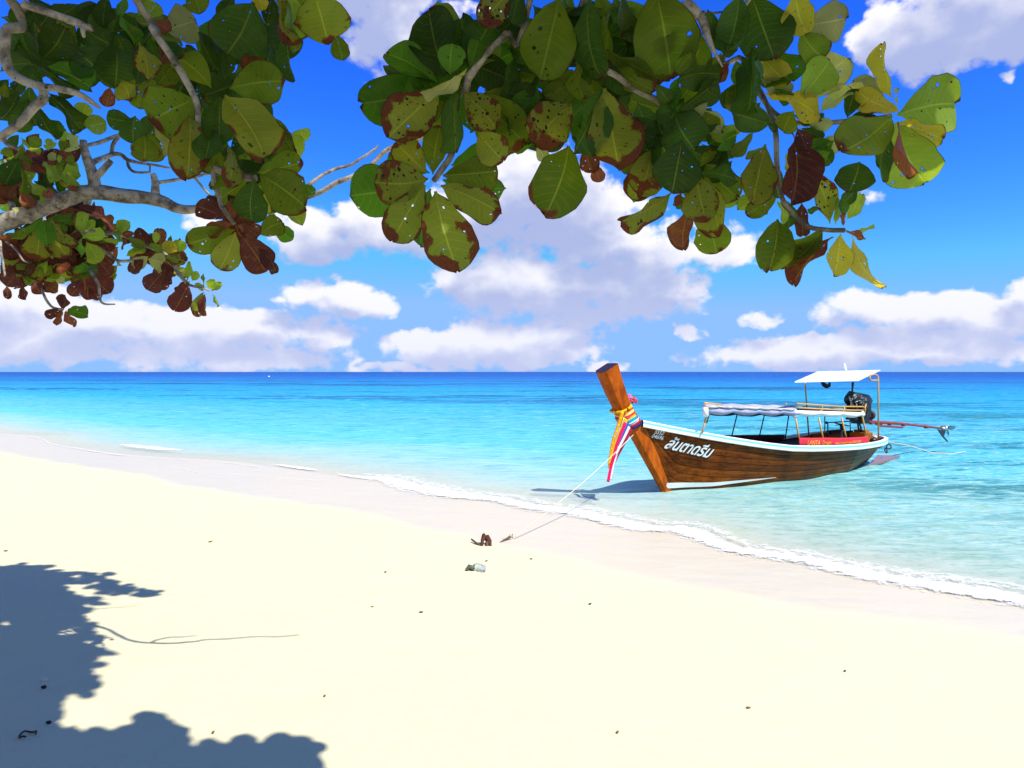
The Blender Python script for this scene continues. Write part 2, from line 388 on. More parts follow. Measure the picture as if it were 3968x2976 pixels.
# wavelets: a fine chop near, longer swell far off
c1 = k.noise(k.vm('MULTIPLY', P, (2.6, 6.0, 1)), 1.0, 3, 0.55, 0.6)
c2 = k.noise(k.vm('MULTIPLY', P, (0.5, 1.5, 1)), 1.0, 3, 0.55, 0.4)
c3 = k.noise(k.vm('MULTIPLY', P, (0.06, 0.22, 1)), 1.0, 4, 0.6)
hgt = k.m('ADD', k.m('MULTIPLY', c1, 0.035), k.m('ADD', k.m('MULTIPLY', c2, 0.10), k.m('MULTIPLY', c3, 0.30)))
bn = k.bump(hgt, 0.75, 1.0)
dif = k.node('ShaderNodeBsdfDiffuse'); k.put(dif.inputs[0], body); k.put(dif.inputs['Normal'], k.bump(hgt, 0.55, 1.0))
trn = k.node('ShaderNodeBsdfTransparent'); k.put(trn.inputs[0], k.mix(k.step(dep, 0.0, 0.25), (0.96, 0.98, 0.97, 1), (0.62, 0.92, 0.90, 1)))
ms = k.node('ShaderNodeMixShader'); k.put(ms.inputs[0], op); k.l.new(trn.outputs[0], ms.inputs[1]); k.l.new(dif.outputs[0], ms.inputs[2])
gl = k.node('ShaderNodeBsdfGlossy'); k.put(gl.inputs['Roughness'], 0.08); k.put(gl.inputs['Normal'], bn); gl.inputs[0].default_value = (1, 1, 1, 1)
fr = k.node('ShaderNodeFresnel'); fr.inputs[0].default_value = 1.33; k.put(fr.inputs['Normal'], bn)
fac = k.m('MINIMUM', k.m('MULTIPLY', fr.outputs[0], 0.40), 0.065)
ms2 = k.node('ShaderNodeMixShader'); k.put(ms2.inputs[0], fac); k.l.new(ms.outputs[0], ms2.inputs[1]); k.l.new(gl.outputs[0], ms2.inputs[2])
k.l.new(ms2.outputs[0], out.inputs[0])
tl2 = spaced(-9000, 9000, -30, 22, 0.28, 1.16)
sl2 = [-x for x in spaced(-0.05, 16000, -0.02, 20, 0.20, 1.14)][::-1]
def wave(p, s, t):
    f = min(1.0, max(0.0, -s - 0.2) / 3.0) * math.exp(-max(0, -s - 20)/60)
    h = 0.020*math.sin(2*math.pi*(s/1.9 + 0.25*mnoise.noise(Vector((t*0.25, s*0.2, 0))))) + 0.030*mnoise.noise(Vector((p.x*0.9, p.y*1.5, 1.7)))
    return 0.004 + f*h
vs, fs = [], []
n = len(sl2)
for t in tl2:
    s0 = shore(t) if abs(t) < 400 else SHORE[0][1] if t < 0 else SHORE[-1][1]
    for s in sl2:
        q = from_ts(t, s0 + s); q.z = wave(q, s, t); vs.append(q)
fs = [(i*n+j, i*n+j+1, (i+1)*n+j+1, (i+1)*n+j) for i in range(len(tl2)-1) for j in range(n-1)]
sea = mesh_obj('sea_water', vs, fs, m_sea, smooth=True, kind='structure')
dv, rv = [], []
i = 0
for t in tl2:
    for s in sl2:
        p = vs[i]; i += 1
        a = max(0.0, -s); bq = max(0.0, p.y*0.768 - 9.2); wgt = min(1.0, a/18.0)
        mm = a*(1-0.6*wgt) + 0.6*wgt*bq
        dv.append(min(1.0, math.log10(1 + mm)/3.0))
        q = math.log10(1 + mm)/3.0
        rv.append(max(0.0, min(1.0, (q-0.44)/0.10)) * max(0.0, min(1.0, (0.735-q)/0.03)))
fattr(sea, 'depth', dv); fattr(sea, 'reef', rv)

# ------------------------------------------------------------------ foam of the breaking ripple
m_foam, k, out = mat('foam')
geo = k.node('ShaderNodeNewGeometry'); P = geo.outputs['Position']
n1 = k.noise(P, 9.0, 5, 0.65); n2 = k.voro(P, 26.0).outputs['Distance']; n3 = k.noise(P, 34.0, 3, 0.6)
ed = k.node('ShaderNodeAttribute', attribute_name='edge').outputs['Fac']
bs = k.node('ShaderNodeBsdfPrincipled'); bs.inputs['Base Color'].default_value = (0.80, 0.81, 0.80, 1); bs.inputs['Roughness'].default_value = 0.7
k.put(bs.inputs['Normal'], k.bump(k.m('ADD', n1, k.m('MULTIPLY', n2, 0.5)), 0.6, 0.04))
tr = k.node('ShaderNodeBsdfTransparent')
lace = k.step(k.m('ADD', ed, k.m('ADD', k.m('MULTIPLY', k.m('SUBTRACT', n1, 0.5), 1.9), k.m('MULTIPLY', k.m('SUBTRACT', n3, 0.5), 0.9))), 0.08, 0.80)
mx = k.node('ShaderNodeMixShader'); k.put(mx.inputs[0], lace); k.l.new(tr.outputs[0], mx.inputs[1]); k.l.new(bs.outputs[0], mx.inputs[2])
k.l.new(mx.outputs[0], out.inputs[0])
def foam_strip(name, pts, wid, height, label, seed, dens=1.0):
    """pts: (t, s) along the strip, wid(t): half width, ragged rims and a lumpy back"""
    rows = []; eds = []; K = 11
    for (t, s) in pts:
        row = []; hw = wid(t)
        for j in range(K):
            u = -1 + 2*j/(K-1)
            ss = s + u*hw + 0.14*hw*mnoise.noise(Vector((t*2.1, u*2, seed)))
            p = from_ts(t, shore(t) + ss)
            zb = max(sand_h(ss, p.x, p.y), 0.0)
            lump = (1-u*u)*(0.55 + 0.75*abs(mnoise.noise(Vector((t*3.5, u*1.7, seed+4)))))
            p.z = zb + 0.012 + height(t)*lump
            row.append(p); eds.append((1-abs(u))*min(1.0, max(0.0, hw)/0.10)*dens)
        rows.append(row)
    o = MB().grid(rows).build(name, m_foam, None, True, kind='stuff')
    fattr(o, 'edge', eds); return o
def tpix(px, py): p = ground(px, py); return ts(p)[0]
t_a = tpix(1290, 1842); t_b = SHORE[-3][0] + 3.0
N = 420
pts = [(t_a + (t_b - t_a)*i/N, -0.10 + 0.06*math.sin(i*0.13) + 0.07*mnoise.noise(Vector((i*0.05, 0, 8)))) for i in range(N+1)]
def wmain(t):
    q = (t - t_a); f = min(1.0, q/1.2)
    return (0.34 + 0.20*mnoise.noise(Vector((t*0.55, 3, 1))) + 0.06*math.sin(t*1.1)) * f * (1.25 if t < t_a + 6 else 1.0) + 0.02
foam_strip('foam', pts, wmain, lambda t: 0.010, None, 2.0)
pts = [(t, s - 0.42 - 0.25*mnoise.noise(Vector((t*0.4, 9, 9)))) for (t, s) in pts]
foam_strip('foam', pts, lambda t: 0.62*wmain(t) + 0.10*mnoise.noise(Vector((t*0.9, 2, 2))), lambda t: 0.006, None, 3.0, 0.42)
tb0, tb1 = tpix(330, 1735), tpix(560, 1762)
pts = [(tb0 + (tb1-tb0)*i/80, -1.05 - 0.2*(i/80)) for i in range(81)]
foam_strip('foam', pts, lambda t: 0.05 + 0.32*max(0.0, math.sin(math.pi*(t-tb0)/(tb1-tb0)))**0.7, lambda t: 0.012, None, 5.0)
tb2, tb3 = tpix(1000, 1806), tpix(1200, 1830)
pts = [(tb2 + (tb3-tb2)*i/60, -0.18) for i in range(61)]
foam_strip('foam', pts, lambda t: 0.03 + 0.15*math.sin(math.pi*(t-tb2)/(tb3-tb2)), lambda t: 0.01, None, 7.0)
# thin swash lines left on the wet sand
def px_line(pl, seed, wdt):
    q = [ts(ground(*p)) for p in pl]; q.sort()
    n_ = 160; P_ = []
    for i in range(n_+1):
        t = q[0][0] + (q[-1][0]-q[0][0])*i/n_
        P_.append((t, smooth_table(q, t) - shore(t)))
    foam_strip('foam', P_, lambda t: wdt*(0.6 + 0.7*abs(mnoise.noise(Vector((t*0.8, seed, 0))))), lambda t: 0.004, None, seed)
px_line([(0,1684),(150,1699),(200,1722),(339,1746),(475,1766),(678,1781),(881,1795),(1003,1812)], 11.0, 0.085)
px_line([(540,1806),(700,1817),(760,1830),(900,1840),(1100,1856),(1290,1868)], 13.0, 0.045)
# ------------------------------------------------------------------ the long-tail boat (local x = aft, y = starboard, z = up)
p_ = at(2578, 1905, F*CAM_H/(1905-HY)); BOW = Vector((p_.x, p_.y, 0))
AFT = Vector((0.81, 0.585, 0)).normalized(); STB = Vector((-AFT.y, AFT.x, 0))
boat = empty('longtail_boat', BOW, 'varnished wooden long-tail boat moored in the shallows, bow towards the beach', 'boat')
boat.rotation_euler = (0, 0, math.atan2(AFT.y, AFT.x))
def bp(px, py, lat):
    """local boat point that the photo shows at this pixel, given its distance to starboard of the centre line"""
    d = Vector(((px-CX)/F, 1.0, 0)); c = Vector((0, 0, 0)) - Vector((BOW.x, BOW.y, 0))
    t = (lat - c.dot(STB)) / d.dot(STB)
    q = c + d*t
    return Vector((q.dot(AFT), lat, CAM_H + (HY-py)/F*t))
def to_world(p): return BOW + AFT*p.x + STB*p.y + Vector((0, 0, p.z))
B_TAB = [(-0.62, 0.10), (-0.3, 0.20), (0.0, 0.31), (0.5, 0.46), (1.0, 0.58), (2.0, 0.72), (3.0, 0.79), (4.0, 0.81), (5.0, 0.76), (6.0, 0.60), (6.6, 0.44), (7.0, 0.27), (7.2, 0.08)]
def beam(a): return smooth_table(B_TAB, a)
def hull_px(px, py, fn):
    lat = -0.5
    for _ in range(30):
        q = bp(px, py, lat); lat = 0.5*lat + 0.5*(-fn(q))
    return bp(px, py, lat)
RAIL_PX = [(2496,1628),(2560,1642),(2680,1665),(2788,1685),(2897,1703),(2987,1716),(3080,1726),(3179,1727),(3279,1724),(3366,1717),(3424,1706),(3447,1699)]
G_TAB = []
for (x_, y_) in RAIL_PX:
    q = hull_px(x_, y_, lambda v: beam(v.x) + 0.03); G_TAB.append((q.x, q.z))
G_TAB.sort()
G_TAB = [g_ for g_ in G_TAB if g_[0] < 7.15]; G_TAB.append((7.3, G_TAB[-1][1] + 0.02))
def gun(a): return smooth_table(G_TAB, a)
STEM_A, STEM_Z = G_TAB[0]
KEEL = [(STEM_A-0.05, STEM_Z), (0.0, 0.0), (0.12, -0.12), (0.6, -0.22), (3.0, -0.30), (5.2, -0.20), (6.35, 0.0), (7.05, 0.42), (7.25, 0.55)]
def keel(a):
    if a < 0: return min(STEM_Z, -a * STEM_Z/(-(STEM_A-0.05)))
    return lerp_table(KEEL, a)
WL = [(0.0, 0.03)]
for (x_, y_) in [(2699,1904),(2898,1893),(3031,1876),(3164,1856),(3296,1827)]:
    D_ = F*CAM_H/(y_-HY); q = Vector(((x_-CX)/F*D_, D_, 0)) - BOW
    WL.append((q.dot(AFT), max(0.02, -q.dot(STB))))
WL.append((6.35, 0.02)); WL.sort()
def pexp(a):
    if a <= 0.05 or a >= 6.2: return 0.85
    zk, zg = keel(a), gun(a); f = -zk/(zg-zk); bw = min(lerp_table(WL, a), beam(a)*0.93)
    pe = math.log(max(0.05, bw/beam(a)))/math.log(max(0.02, f))
    return max(0.32, min(1.1, pe))
P_TAB = [(-0.7, 0.85), (0.2, 0.80)] + [(a/10, pexp(a/10)) for a in range(8, 60, 4)] + [(6.4, 0.62), (7.2, 0.6)]
def hull_y(a, z):
    zk, zg = keel(a), gun(a)
    v = max(0.0, min(1.0, (z-zk)/max(1e-4, zg-zk)))
    return beam(a) * v**smooth_table(P_TAB, a)
def heel(p):                                               # she lies over to port: the far side stands higher
    p.z += 0.30*max(0.0, p.y)*max(0.0, min(1.0, (p.x-4.2)/2.2)); return p
def hull_pt(a, v, side, off=0.0):
    zk, zg = keel(a), gun(a); z = zk + (zg-zk)*v
    return heel(Vector((a, side*(beam(a)*v**smooth_table(P_TAB, a) + off), z)))

def wood(name, c1, c2, rough=0.35, stretch=(0.8, 9, 9), dark=0.5, spec=0.10, coat=0.0):
    m_, k, out = mat(name)
    tcn = k.node('ShaderNodeTexCoord'); oi = k.node('ShaderNodeObjectInfo')
    v = k.vm('ADD', k.vm('MULTIPLY', tcn.outputs['Object'], stretch), k.comb(k.m('MULTIPLY', oi.outputs['Random'], 37.0), 0, 0))
    g1 = k.noise(v, 2.2, 5, 0.62, 0.8); g2 = k.noise(tcn.outputs['Object'], 2.3, 4, 0.6)
    f = k.m('ADD', k.m('MULTIPLY', g1, 0.7), k.m('MULTIPLY', g2, 0.55))
    cc = k.mix(k.step(f, 0.42, 0.82), c2 + (1,), c1 + (1,))
    cc = k.vm('SCALE', cc, sc=k.m('MULTIPLY_ADD', oi.outputs['Random'], 0.6, 0.68))
    knots = k.step(k.noise(v, 3.4, 2, 0.5), 0.70, 0.80, 0.0, dark)
    cc = k.mix(knots, cc, (0.012, 0.006, 0.004, 1))
    b = princ(k, out, cc, k.m('MULTIPLY_ADD', g2, 0.3, rough-0.12), spec, k.bump(g1, 0.25, 0.006))
    b.inputs['Coat Weight'].default_value = coat; b.inputs['Coat Roughness'].default_value = 0.2
    return m_
m_plank = wood('varnished_plank', (0.215, 0.052, 0.003), (0.060, 0.012, 0.001), 0.34)
m_stem = wood('varnished_stem', (0.48, 0.105, 0.003), (0.19, 0.030, 0.001), 0.32, (3, 9, 1.2))
m_deck = wood('orange_deck', (0.50, 0.20, 0.02), (0.28, 0.09, 0.012), 0.5)
m_floor = wood('dark_floor', (0.10, 0.045, 0.02), (0.035, 0.016, 0.01), 0.6)
m_white = simple('white_paint', (0.80, 0.80, 0.78), 0.35, 0.5, 0.06, 5.0)
m_cyan = simple('cyan_paint', (0.16, 0.68, 0.74), 0.35, 0.5, 0.05)
m_cap = simple('dark_end_grain', (0.030, 0.012, 0.014), 0.35, 0.6, 0.5, 30.0)
m_keelred = simple('worn_bottom_paint', (0.085, 0.035, 0.022), 0.5, 0.4, 0.55, 9.0)
m_yellow = simple('yellow_pipe', (0.66, 0.33, 0.055), 0.4, 0.5, 0.12)
m_black = simple('black_pipe', (0.016, 0.016, 0.018), 0.4, 0.5, 0.3)
m_steel = simple('grey_metal', (0.36, 0.36, 0.35), 0.35, 0.5, 0.3, 20, metal=0.6)
m_red = simple('red_oxide_pipe', (0.27, 0.030, 0.022), 0.45, 0.4, 0.3)
m_engine = simple('greasy_black_engine', (0.013, 0.012, 0.013), 0.45, 0.5, 0.6, 25)
m_dark = simple('dark_hull', (0.020, 0.012, 0.009), 0.8, 0.2, 0.4)

AS = [STEM_A-0.02] + [-0.45, -0.3, -0.15, 0.0, 0.12, 0.3, 0.6, 1.0, 1.5, 2.0, 2.6, 3.2, 3.8, 4.4, 5.0, 5.5, 6.0, 6.35, 6.6, 6.8, 7.0, 7.12, 7.2]
AS = sorted(a for a in AS if a >= STEM_A-0.03)
# inner shell the planks are nailed to
sh = MB()
for s in (-1, 1):
    sh.grid([[hull_pt(a, v/8*0.985, s, -0.018) if v else Vector((a, 0, keel(a))) for v in range(9)] for a in AS])
sh.build('hull_shell', m_dark, boat, True)
NPL = 9; EDGE = [0.0, 0.16, 0.27, 0.38, 0.49, 0.60, 0.70, 0.80, 0.89, 0.985]
for s in (-1, 1):
    for i in range(NPL):
        v0, v1 = EDGE[i] + 0.0035, EDGE[i+1] - 0.0035
        rows = [[hull_pt(a, v0 + (v1-v0)*q/2, s, 0.004 if q != 1 else 0.007) for q in range(3)] for a in AS]
        MB().slab(rows, lambda I, J: Vector((0, -s*0.022, 0))).build('plank', m_keelred if i == 0 else m_plank, boat, False)
# white rubbing rail with its cyan line, all the way round the stern
rail = []
aa = [a for a in AS if a < 7.19] + [7.2]
for a in aa: rail.append(Vector((a, -beam(a), gun(a))))
rail.append(Vector((7.235, 0, gun(7.2))))
for a in reversed(aa): rail.append(heel(Vector((a, beam(a), gun(a)))))
def rail_nrm(i):
    t = rail[min(i+1, len(rail)-1)] - rail[max(i-1, 0)]; t.z = 0; t.normalize(); return Vector((t.y, -t.x, 0))
RH = 0.115
def sec(i, q):
    n = rail_nrm(i); c = rail[i]
    return c + n*q[0] + Vector((0, 0, q[1]))
prof = [(-0.035, 0.0), (0.034, 0.0), (0.042, -0.01), (0.040, -RH+0.01), (0.030, -RH), (-0.035, -RH)]
gw = MB(); rows = [[sec(i, q) for q in prof + prof[:1]] for i in range(len(rail))]
gw.grid(rows); gunwale = gw.build('gunwale', m_white, boat, True)
for pl in gunwale.data.polygons: pl.use_smooth = False
st = MB(); st.slab([[sec(i, (0.0445, -0.026)), sec(i, (0.0445, -0.052))] for i in range(len(rail))], lambda I, J: rail_nrm(I)*-0.006)
st.build('stripe', m_cyan, gunwale)
# white stripe at the forefoot
for s in (-1, 1):
    rows = []
    for i in range(15):
        a = -0.05 + 2.45*i/14
        zc = 0.115 - 0.02*min(1, a/0.6) + 0.018*a/2.4; hwid = 0.048*(1 - max(0, a)/2.42) + 0.002
        rows.append([Vector((a, s*(hull_y(max(a, -0.02), z) + 0.020 + (0.02 if a < 0.05 else 0) + 0.012*max(0, 1-abs(a-0.35)/0.4)), z)) for z in (zc-hwid, zc+hwid)])
    MB().slab(rows, lambda I, J: Vector((0, -s*0.012, 0))).build('waterline_stripe', m_white, boat)
# stem post
ridge_px = [(2351,1439),(2380,1517),(2412,1590),(2463,1675),(2520,1783),(2576,1893)]
aft_px = [(2395,1409),(2418,1490),(2446,1570),(2501,1656),(2552,1765),(2600,1880)]
wid = [0.125, 0.115, 0.10, 0.085, 0.075, 0.065]
rows = []
for (r_, a_, w_) in zip(ridge_px, aft_px, wid):
    A = bp(a_[0], a_[1], -w_); Rg = bp(r_[0], r_[1], -w_*1.05); Fv = Rg + (Rg - A)*0.24
    Am = Vector((A.x, w_, A.z)); Rm = Vector((Rg.x, w_*1.05, Rg.z))
    rows.append([A, Rg, Vector((Fv.x, -w_*0.42, Fv.z)), Vector((Fv.x, w_*0.42, Fv.z)), Rm, Am])
low = [v + Vector((0.10, 0, -0.22)) for v in rows[-1]]
sm = MB(); sm.grid([r + r[:1] for r in rows + [low]])
stem = sm.build('stem_post', m_stem, boat)
top = rows[0]; ctr = sum(top, Vector())/6
cap_up = Vector((-0.006, 0, 0.012))
mb = MB(); mb.add([v + (v-ctr)*-0.02 + cap_up for v in top] + [v + (v-ctr)*-0.02 - cap_up*2 for v in top],
                  [(5,4,3,2,1,0)] + [(i, (i+1) % 6, 6+(i+1) % 6, 6+i) for i in range(6)])
mb.build('end_grain', m_cap, stem)
# floor, thwarts, stern deck
fl = MB()
fl.grid([[Vector((a, s*hull_y(a, 0.16)*0.95, 0.16)) for s in (-1, -0.5, 0, 0.5, 1)] for a in (0.5, 1, 1.6, 2.4, 3.2, 4, 4.8, 5.5, 5.9)])
fl.build('floor', m_floor, boat)
for a in (1.55, 2.5, 3.4, 4.5):
    hb = hull_y(a, gun(a)-0.14)*0.96
    MB().box((a, 0, gun(a)-0.15), (0.26, 2*hb, 0.04)).build('thwart', m_floor, boat)
fd = MB(); al = [-0.35, -0.1, 0.2, 0.5, 0.8]
fd.slab([[Vector((a, q*(hull_y(a, gun(a)-0.06)-0.02), gun(a)-0.06)) for q in (-1, 0, 1)] for a in al], lambda I, J: Vector((0, 0, -0.03)))
fd.build('foredeck', m_floor, boat)
na = 6
for j in range(na):
    a0, a1 = 5.55 + j*0.262, 5.55 + (j+1)*0.262 - 0.012
    z0 = gun(6.2) - 0.16
    rows = [[heel(Vector((a, q*max(0.03, hull_y(a, z0+0.1)-0.04), z0))) for q in (-1, 0, 1)] for a in (a0, a1)]
    MB().slab(rows, lambda I, J: Vector((0, 0, -0.03))).build('deck_board', m_deck, boat)
ins = MB()
for s in (-1, 1):
    ins.grid([[hull_pt(a, v, s, -0.03) for v in (0.62, 0.8, 0.97)] for a in (5.5, 5.9, 6.3, 6.6, 6.9, 7.1)])
ins.build('stern_lining', m_deck, boat)
t0 = gun(7.0)
MB().box((6.62, 0.10, t0+0.03), (0.34, 0.34, 0.16)).box((6.62, 0.10, t0+0.13), (0.12, 0.30, 0.07)).build('motor_mount', m_deck, boat)

# ---- front canopy
def tubes(name, m_, paths, r, parent=boat):
    for p in paths: MB().tube(p, r, 8).build(name, m_, parent, True)
FS, FP = 0.56, -0.60
tubes('post', m_black, [[bp(2836,1688,FS), bp(2858,1600,FS-0.04)], [bp(2943,1690,FS), bp(2963,1603,FS-0.04)], [bp(3042,1706,FS), bp(3057,1606,FS-0.04)]], 0.013)
tubes('post', m_yellow, [[bp(2722,1678,-0.52), bp(2738,1603,-0.46)], [bp(2738,1640,0.45), bp(2752,1592,0.42)]], 0.016)
tubes('post', m_black, [[bp(3042,1700,0.3), bp(3042,1688,0.3)]], 0.012)
m_cloth, k, out = mat('weathered_canvas')
tcn = k.node('ShaderNodeTexCoord'); n = k.noise(tcn.outputs['Object'], 6.0, 5, 0.6); n2 = k.noise(tcn.outputs['Object'], 60, 2, 0.5)
princ(k, out, k.mix(k.step(n, 0.35, 0.7), (0.30, 0.30, 0.33, 1), (0.50, 0.50, 0.51, 1)), 0.75, 0.2, k.bump(k.m('ADD', n, k.m('MULTIPLY', n2, 0.2)), 0.4, 0.02))
m_whcloth = simple('white_cloth', (0.80, 0.81, 0.82), 0.75, 0.2, 0.05, 7.0, bump=0.4)
m_greycloth = simple('grey_blue_cloth', (0.27, 0.29, 0.42), 0.75, 0.2, 0.55, 5.0, bump=0.5)
m_navy = simple('navy_cloth', (0.030, 0.050, 0.105), 0.75, 0.2, 0.3, 9.0, bump=0.4)
m_blackcloth = simple('black_cloth', (0.014, 0.014, 0.016), 0.75, 0.2, 0.3, 9.0, bump=0.4)
m_maroon = simple('dark_red_cloth', (0.115, 0.010, 0.018), 0.7, 0.2, 0.35, 9.0, bump=0.5)
c0, c1 = bp(2728,1578,FP), bp(3083,1588,FP)
fa, fb_ = bp(2742,1564,0.55), bp(3092,1573,0.55)
def sheet(A0, A1, B0, B1, u, q, arch, lat=0.58):
    t = (q+1)/2; x = (A0.x + (A1.x-A0.x)*u)*(1-t) + (B0.x + (B1.x-B0.x)*u)*t; z = (A0.z + (A1.z-A0.z)*u)*(1-t) + (B0.z + (B1.z-B0.z)*u)*t
    return Vector((x, q*lat, z + arch*(1-q*q) + 0.012*math.sin(u*28)*(1-0.5*q*q)))
rows = [[sheet(c0, c1, fa, fb_, i/26, q, 0.03) for q in (-1, -0.75, -0.4, 0, 0.4, 0.75, 1)] for i in range(27)]
can = MB().slab(rows, lambda I, J: Vector((0, 0, -0.012))).build('canopy', m_cloth, boat, True)
# ruffled hem turned up along the port side
def valance(name, m_, A, B, drop, lat, scallops, thick, seed, out_=0.03):
    rows = []; N = 48
    for i in range(N+1):
        u = i/N; ph = u*scallops
        sag = abs(math.sin(math.pi*ph)); d = drop*(0.62 + 0.42*sag + 0.10*mnoise.noise(Vector((u*9, seed, 0))))
        base = A + (B-A)*u; row = []
        for j in range(6):
            q = j/5
            bulge = out_*math.sin(math.pi*q)*(0.5 + sag) + 0.012*mnoise.noise(Vector((u*22, q*3, seed)))
            row.append(Vector((base.x, base.y + math.copysign(bulge, lat), base.z - d*q)))
        rows.append(row)
    return MB().slab(rows, lambda I, J: Vector((0, -math.copysign(thick, lat), 0))).build(name, m_, boat, True)
valance('hem', m_cloth, bp(2732,1570,FP), bp(3083,1583,FP), 0.055, -1, 7, 0.006, 1.0, 0.035)
valance('side_curtain', m_greycloth, bp(2735,1581,FP+0.01), bp(3086,1590,FP+0.01), 0.115, -1, 3.6, 0.008, 2.0, 0.05)
valance('side_curtain', m_navy, bp(2745,1597,FS), bp(3060,1602,FS), 0.075, 1, 3.2, 0.008, 3.0, 0.03)
MB().tube([bp(2733,1578,FP), bp(2733,1602,FP), bp(2737,1606,FP+0.15), bp(2742,1600,FP+0.4)], [0.05, 0.055, 0.05, 0.04], 10, wob=0.3).build('rolled_cloth', m_whcloth, boat, True)
tubes('rail', m_yellow, [[bp(2728,1577,FP), bp(2731,1561,FP), bp(2800,1568,FP)], [bp(3046,1570,FP), bp(3046,1562,FP)]], 0.013)
# dark red weather cloth on the far side
rows = []
for i in range(20):
    u = i/19; px = 2790 + (3042-2790)*u
    topp = bp(px, 1686 - 2.0*u, 0.66); b_ = Vector((topp.x, 0.70, gun(topp.x) - 0.05))
    row = [topp + (b_-topp)*q + Vector((0, 0.015*mnoise.noise(Vector((u*8 + q*3, q*3, 1))), 0)) for q in (0, 0.3, 0.6, 1)]
    rows.append(row)
MB().slab(rows, lambda I, J: Vector((0, 0.008, 0))).build('weather_cloth', m_maroon, boat, True)

# ---- rear canopy with its yellow rack
tubes('post', m_yellow, [[bp(3100,1722,FP-0.06), bp(3081,1608,FP)], [bp(3194,1724,FP-0.06), bp(3173,1618,FP)], [bp(3284,1720,FP-0.03), bp(3261,1618,FP)], [bp(3363,1712,FP+0.02), bp(3341,1612,FP)]], 0.0165)
tubes('post', m_black, [[bp(3196,1672,FS), bp(3196,1606,FS)], [bp(3296,1676,FS), bp(3292,1606,FS)]], 0.012)
d0, d1 = bp(3090,1590,FP), bp(3344,1598,FP)
e0_, e1_ = bp(3096,1580,0.55), bp(3350,1587,0.55)
rows = [[sheet(d0, d1, e0_, e1_, i/14, q, 0.02) for q in (-1, -0.6, 0, 0.6, 1)] for i in range(15)]
MB().slab(rows, lambda I, J: Vector((0, 0, -0.012))).build('canopy', m_blackcloth, boat, True)
valance('side_curtain', m_whcloth, bp(3088,1590,FP), bp(3346,1598,FP), 0.115, -1, 3.1, 0.008, 6.0, 0.05)
MB().ball(bp(3080,1602,FP), 0.075, 10, 8, (0.8, 0.7, 1.2), 0.3).build('rolled_cloth', m_whcloth, boat, True)
MB().ball(bp(3342,1604,FP), 0.06, 10, 8, (0.9, 0.7, 1.0), 0.3).build('rolled_cloth', m_whcloth, boat, True)
for lat in (FP,):
    tubes('rail', m_yellow, [[bp(3094,1580,lat), bp(3086,1563,lat), bp(3250,1575,lat), bp(3345,1576,lat), bp(3352,1579,lat), bp(3354,1586,lat), bp(3342,1628,lat)],
                             [bp(3090,1580,lat), bp(3250,1588,lat), bp(3346,1590,lat)]], 0.0135)
    tubes('rung', m_yellow, [[bp(3184,1571,lat), bp(3188,1586,lat), bp(3176,1594,lat)], [bp(3270,1576,lat), bp(3272,1589,lat), bp(3264,1595,lat)], [bp(3356,1566,lat+0.05), bp(3351,1586,lat)]], 0.014)
tubes('rail', m_yellow, [[bp(3110,1576,0.6), bp(3340,1580,0.6)]], 0.012)

# ---- white flat roof over the helm
q = [bp(3080,1478,-0.70), bp(3327,1472,-0.70), bp(3412,1433,0.72), bp(3169,1439,0.72)]
mb = MB(); mb.add(q + [v + Vector((0, 0, -0.022)) for v in q], [(0,1,2,3), (7,6,5,4), (0,4,5,1), (1,5,6,2), (2,6,7,3), (3,7,4,0)])
roof = mb.build('roof', m_white, boat)
MB().tube([bp(3281,1436,0.5), bp(3274,1421,0.5), bp(3270,1411,0.5)], [0.02, 0.028, 0.03], 8).build('mast_light', m_white, roof, True)
tubes('pole', m_yellow, [[bp(3135,1700,0.45), bp(3119,1478,0.40)]], 0.017)
tubes('pole', m_yellow, [[bp(3404,1710,-0.30), bp(3403,1470,-0.30), bp(3402,1459,-0.28), bp(3395,1452,-0.26), bp(3386,1450,-0.25), bp(3371,1455,-0.25)],
                         [bp(3371,1453,-0.25), bp(3370,1466,-0.25), bp(3375,1474,-0.27), bp(3402,1474,-0.30)]], 0.0175)
tubes('pole', m_black, [[bp(3330,1660,0.4), bp(3322,1470,0.40)]], 0.0)  if False else None
MB().tube([bp(3185,1478,-0.1), bp(3192,1490,-0.1), bp(3203,1497,-0.1), bp(3213,1494,-0.1), bp(3216,1482,-0.1)], [0.03, 0.045, 0.045, 0.035, 0.015], 8, wob=0.3).build('hanging_strap', m_blackcloth, roof, True)
# helm
wh = bp(3263, 1645, -0.05)
hw = MB().ring(wh, 0.145, 0.011, (0.18, -0.1, 1.0), 24, 6)
for a in (0.3, 2.4, 4.5): hw.tube([wh, wh + Vector((0.14*math.cos(a), 0.14*math.sin(a), -0.02))], 0.009, 5)
wheel = hw.build('steering_wheel', m_black, boat, True)
MB().tube([wh, wh + Vector((0.0, 0, -0.10)), wh + Vector((-0.02, 0, -0.13))], [0.055, 0.045, 0.02], 8).build('hub', m_black, wheel, True)
tubes('steering_column', m_steel, [[wh + Vector((-0.01, 0, -0.12)), Vector((wh.x-0.02, wh.y, 0.16))]], 0.016)
tubes('tiller', m_black, [[bp(3203,1638,-0.05), bp(3222,1637,-0.05), bp(3300,1632,-0.02)], [bp(3207,1640,-0.05), bp(3208,1660,-0.05), bp(3205,1686,-0.05)]], 0.014)
MB().ball(bp(3203,1638,-0.05), 0.03, 8, 6).ball(bp(3205,1680,-0.05), 0.03, 8, 6, (1, 1, 2.2)).build('tiller_grip', m_black, boat, True)
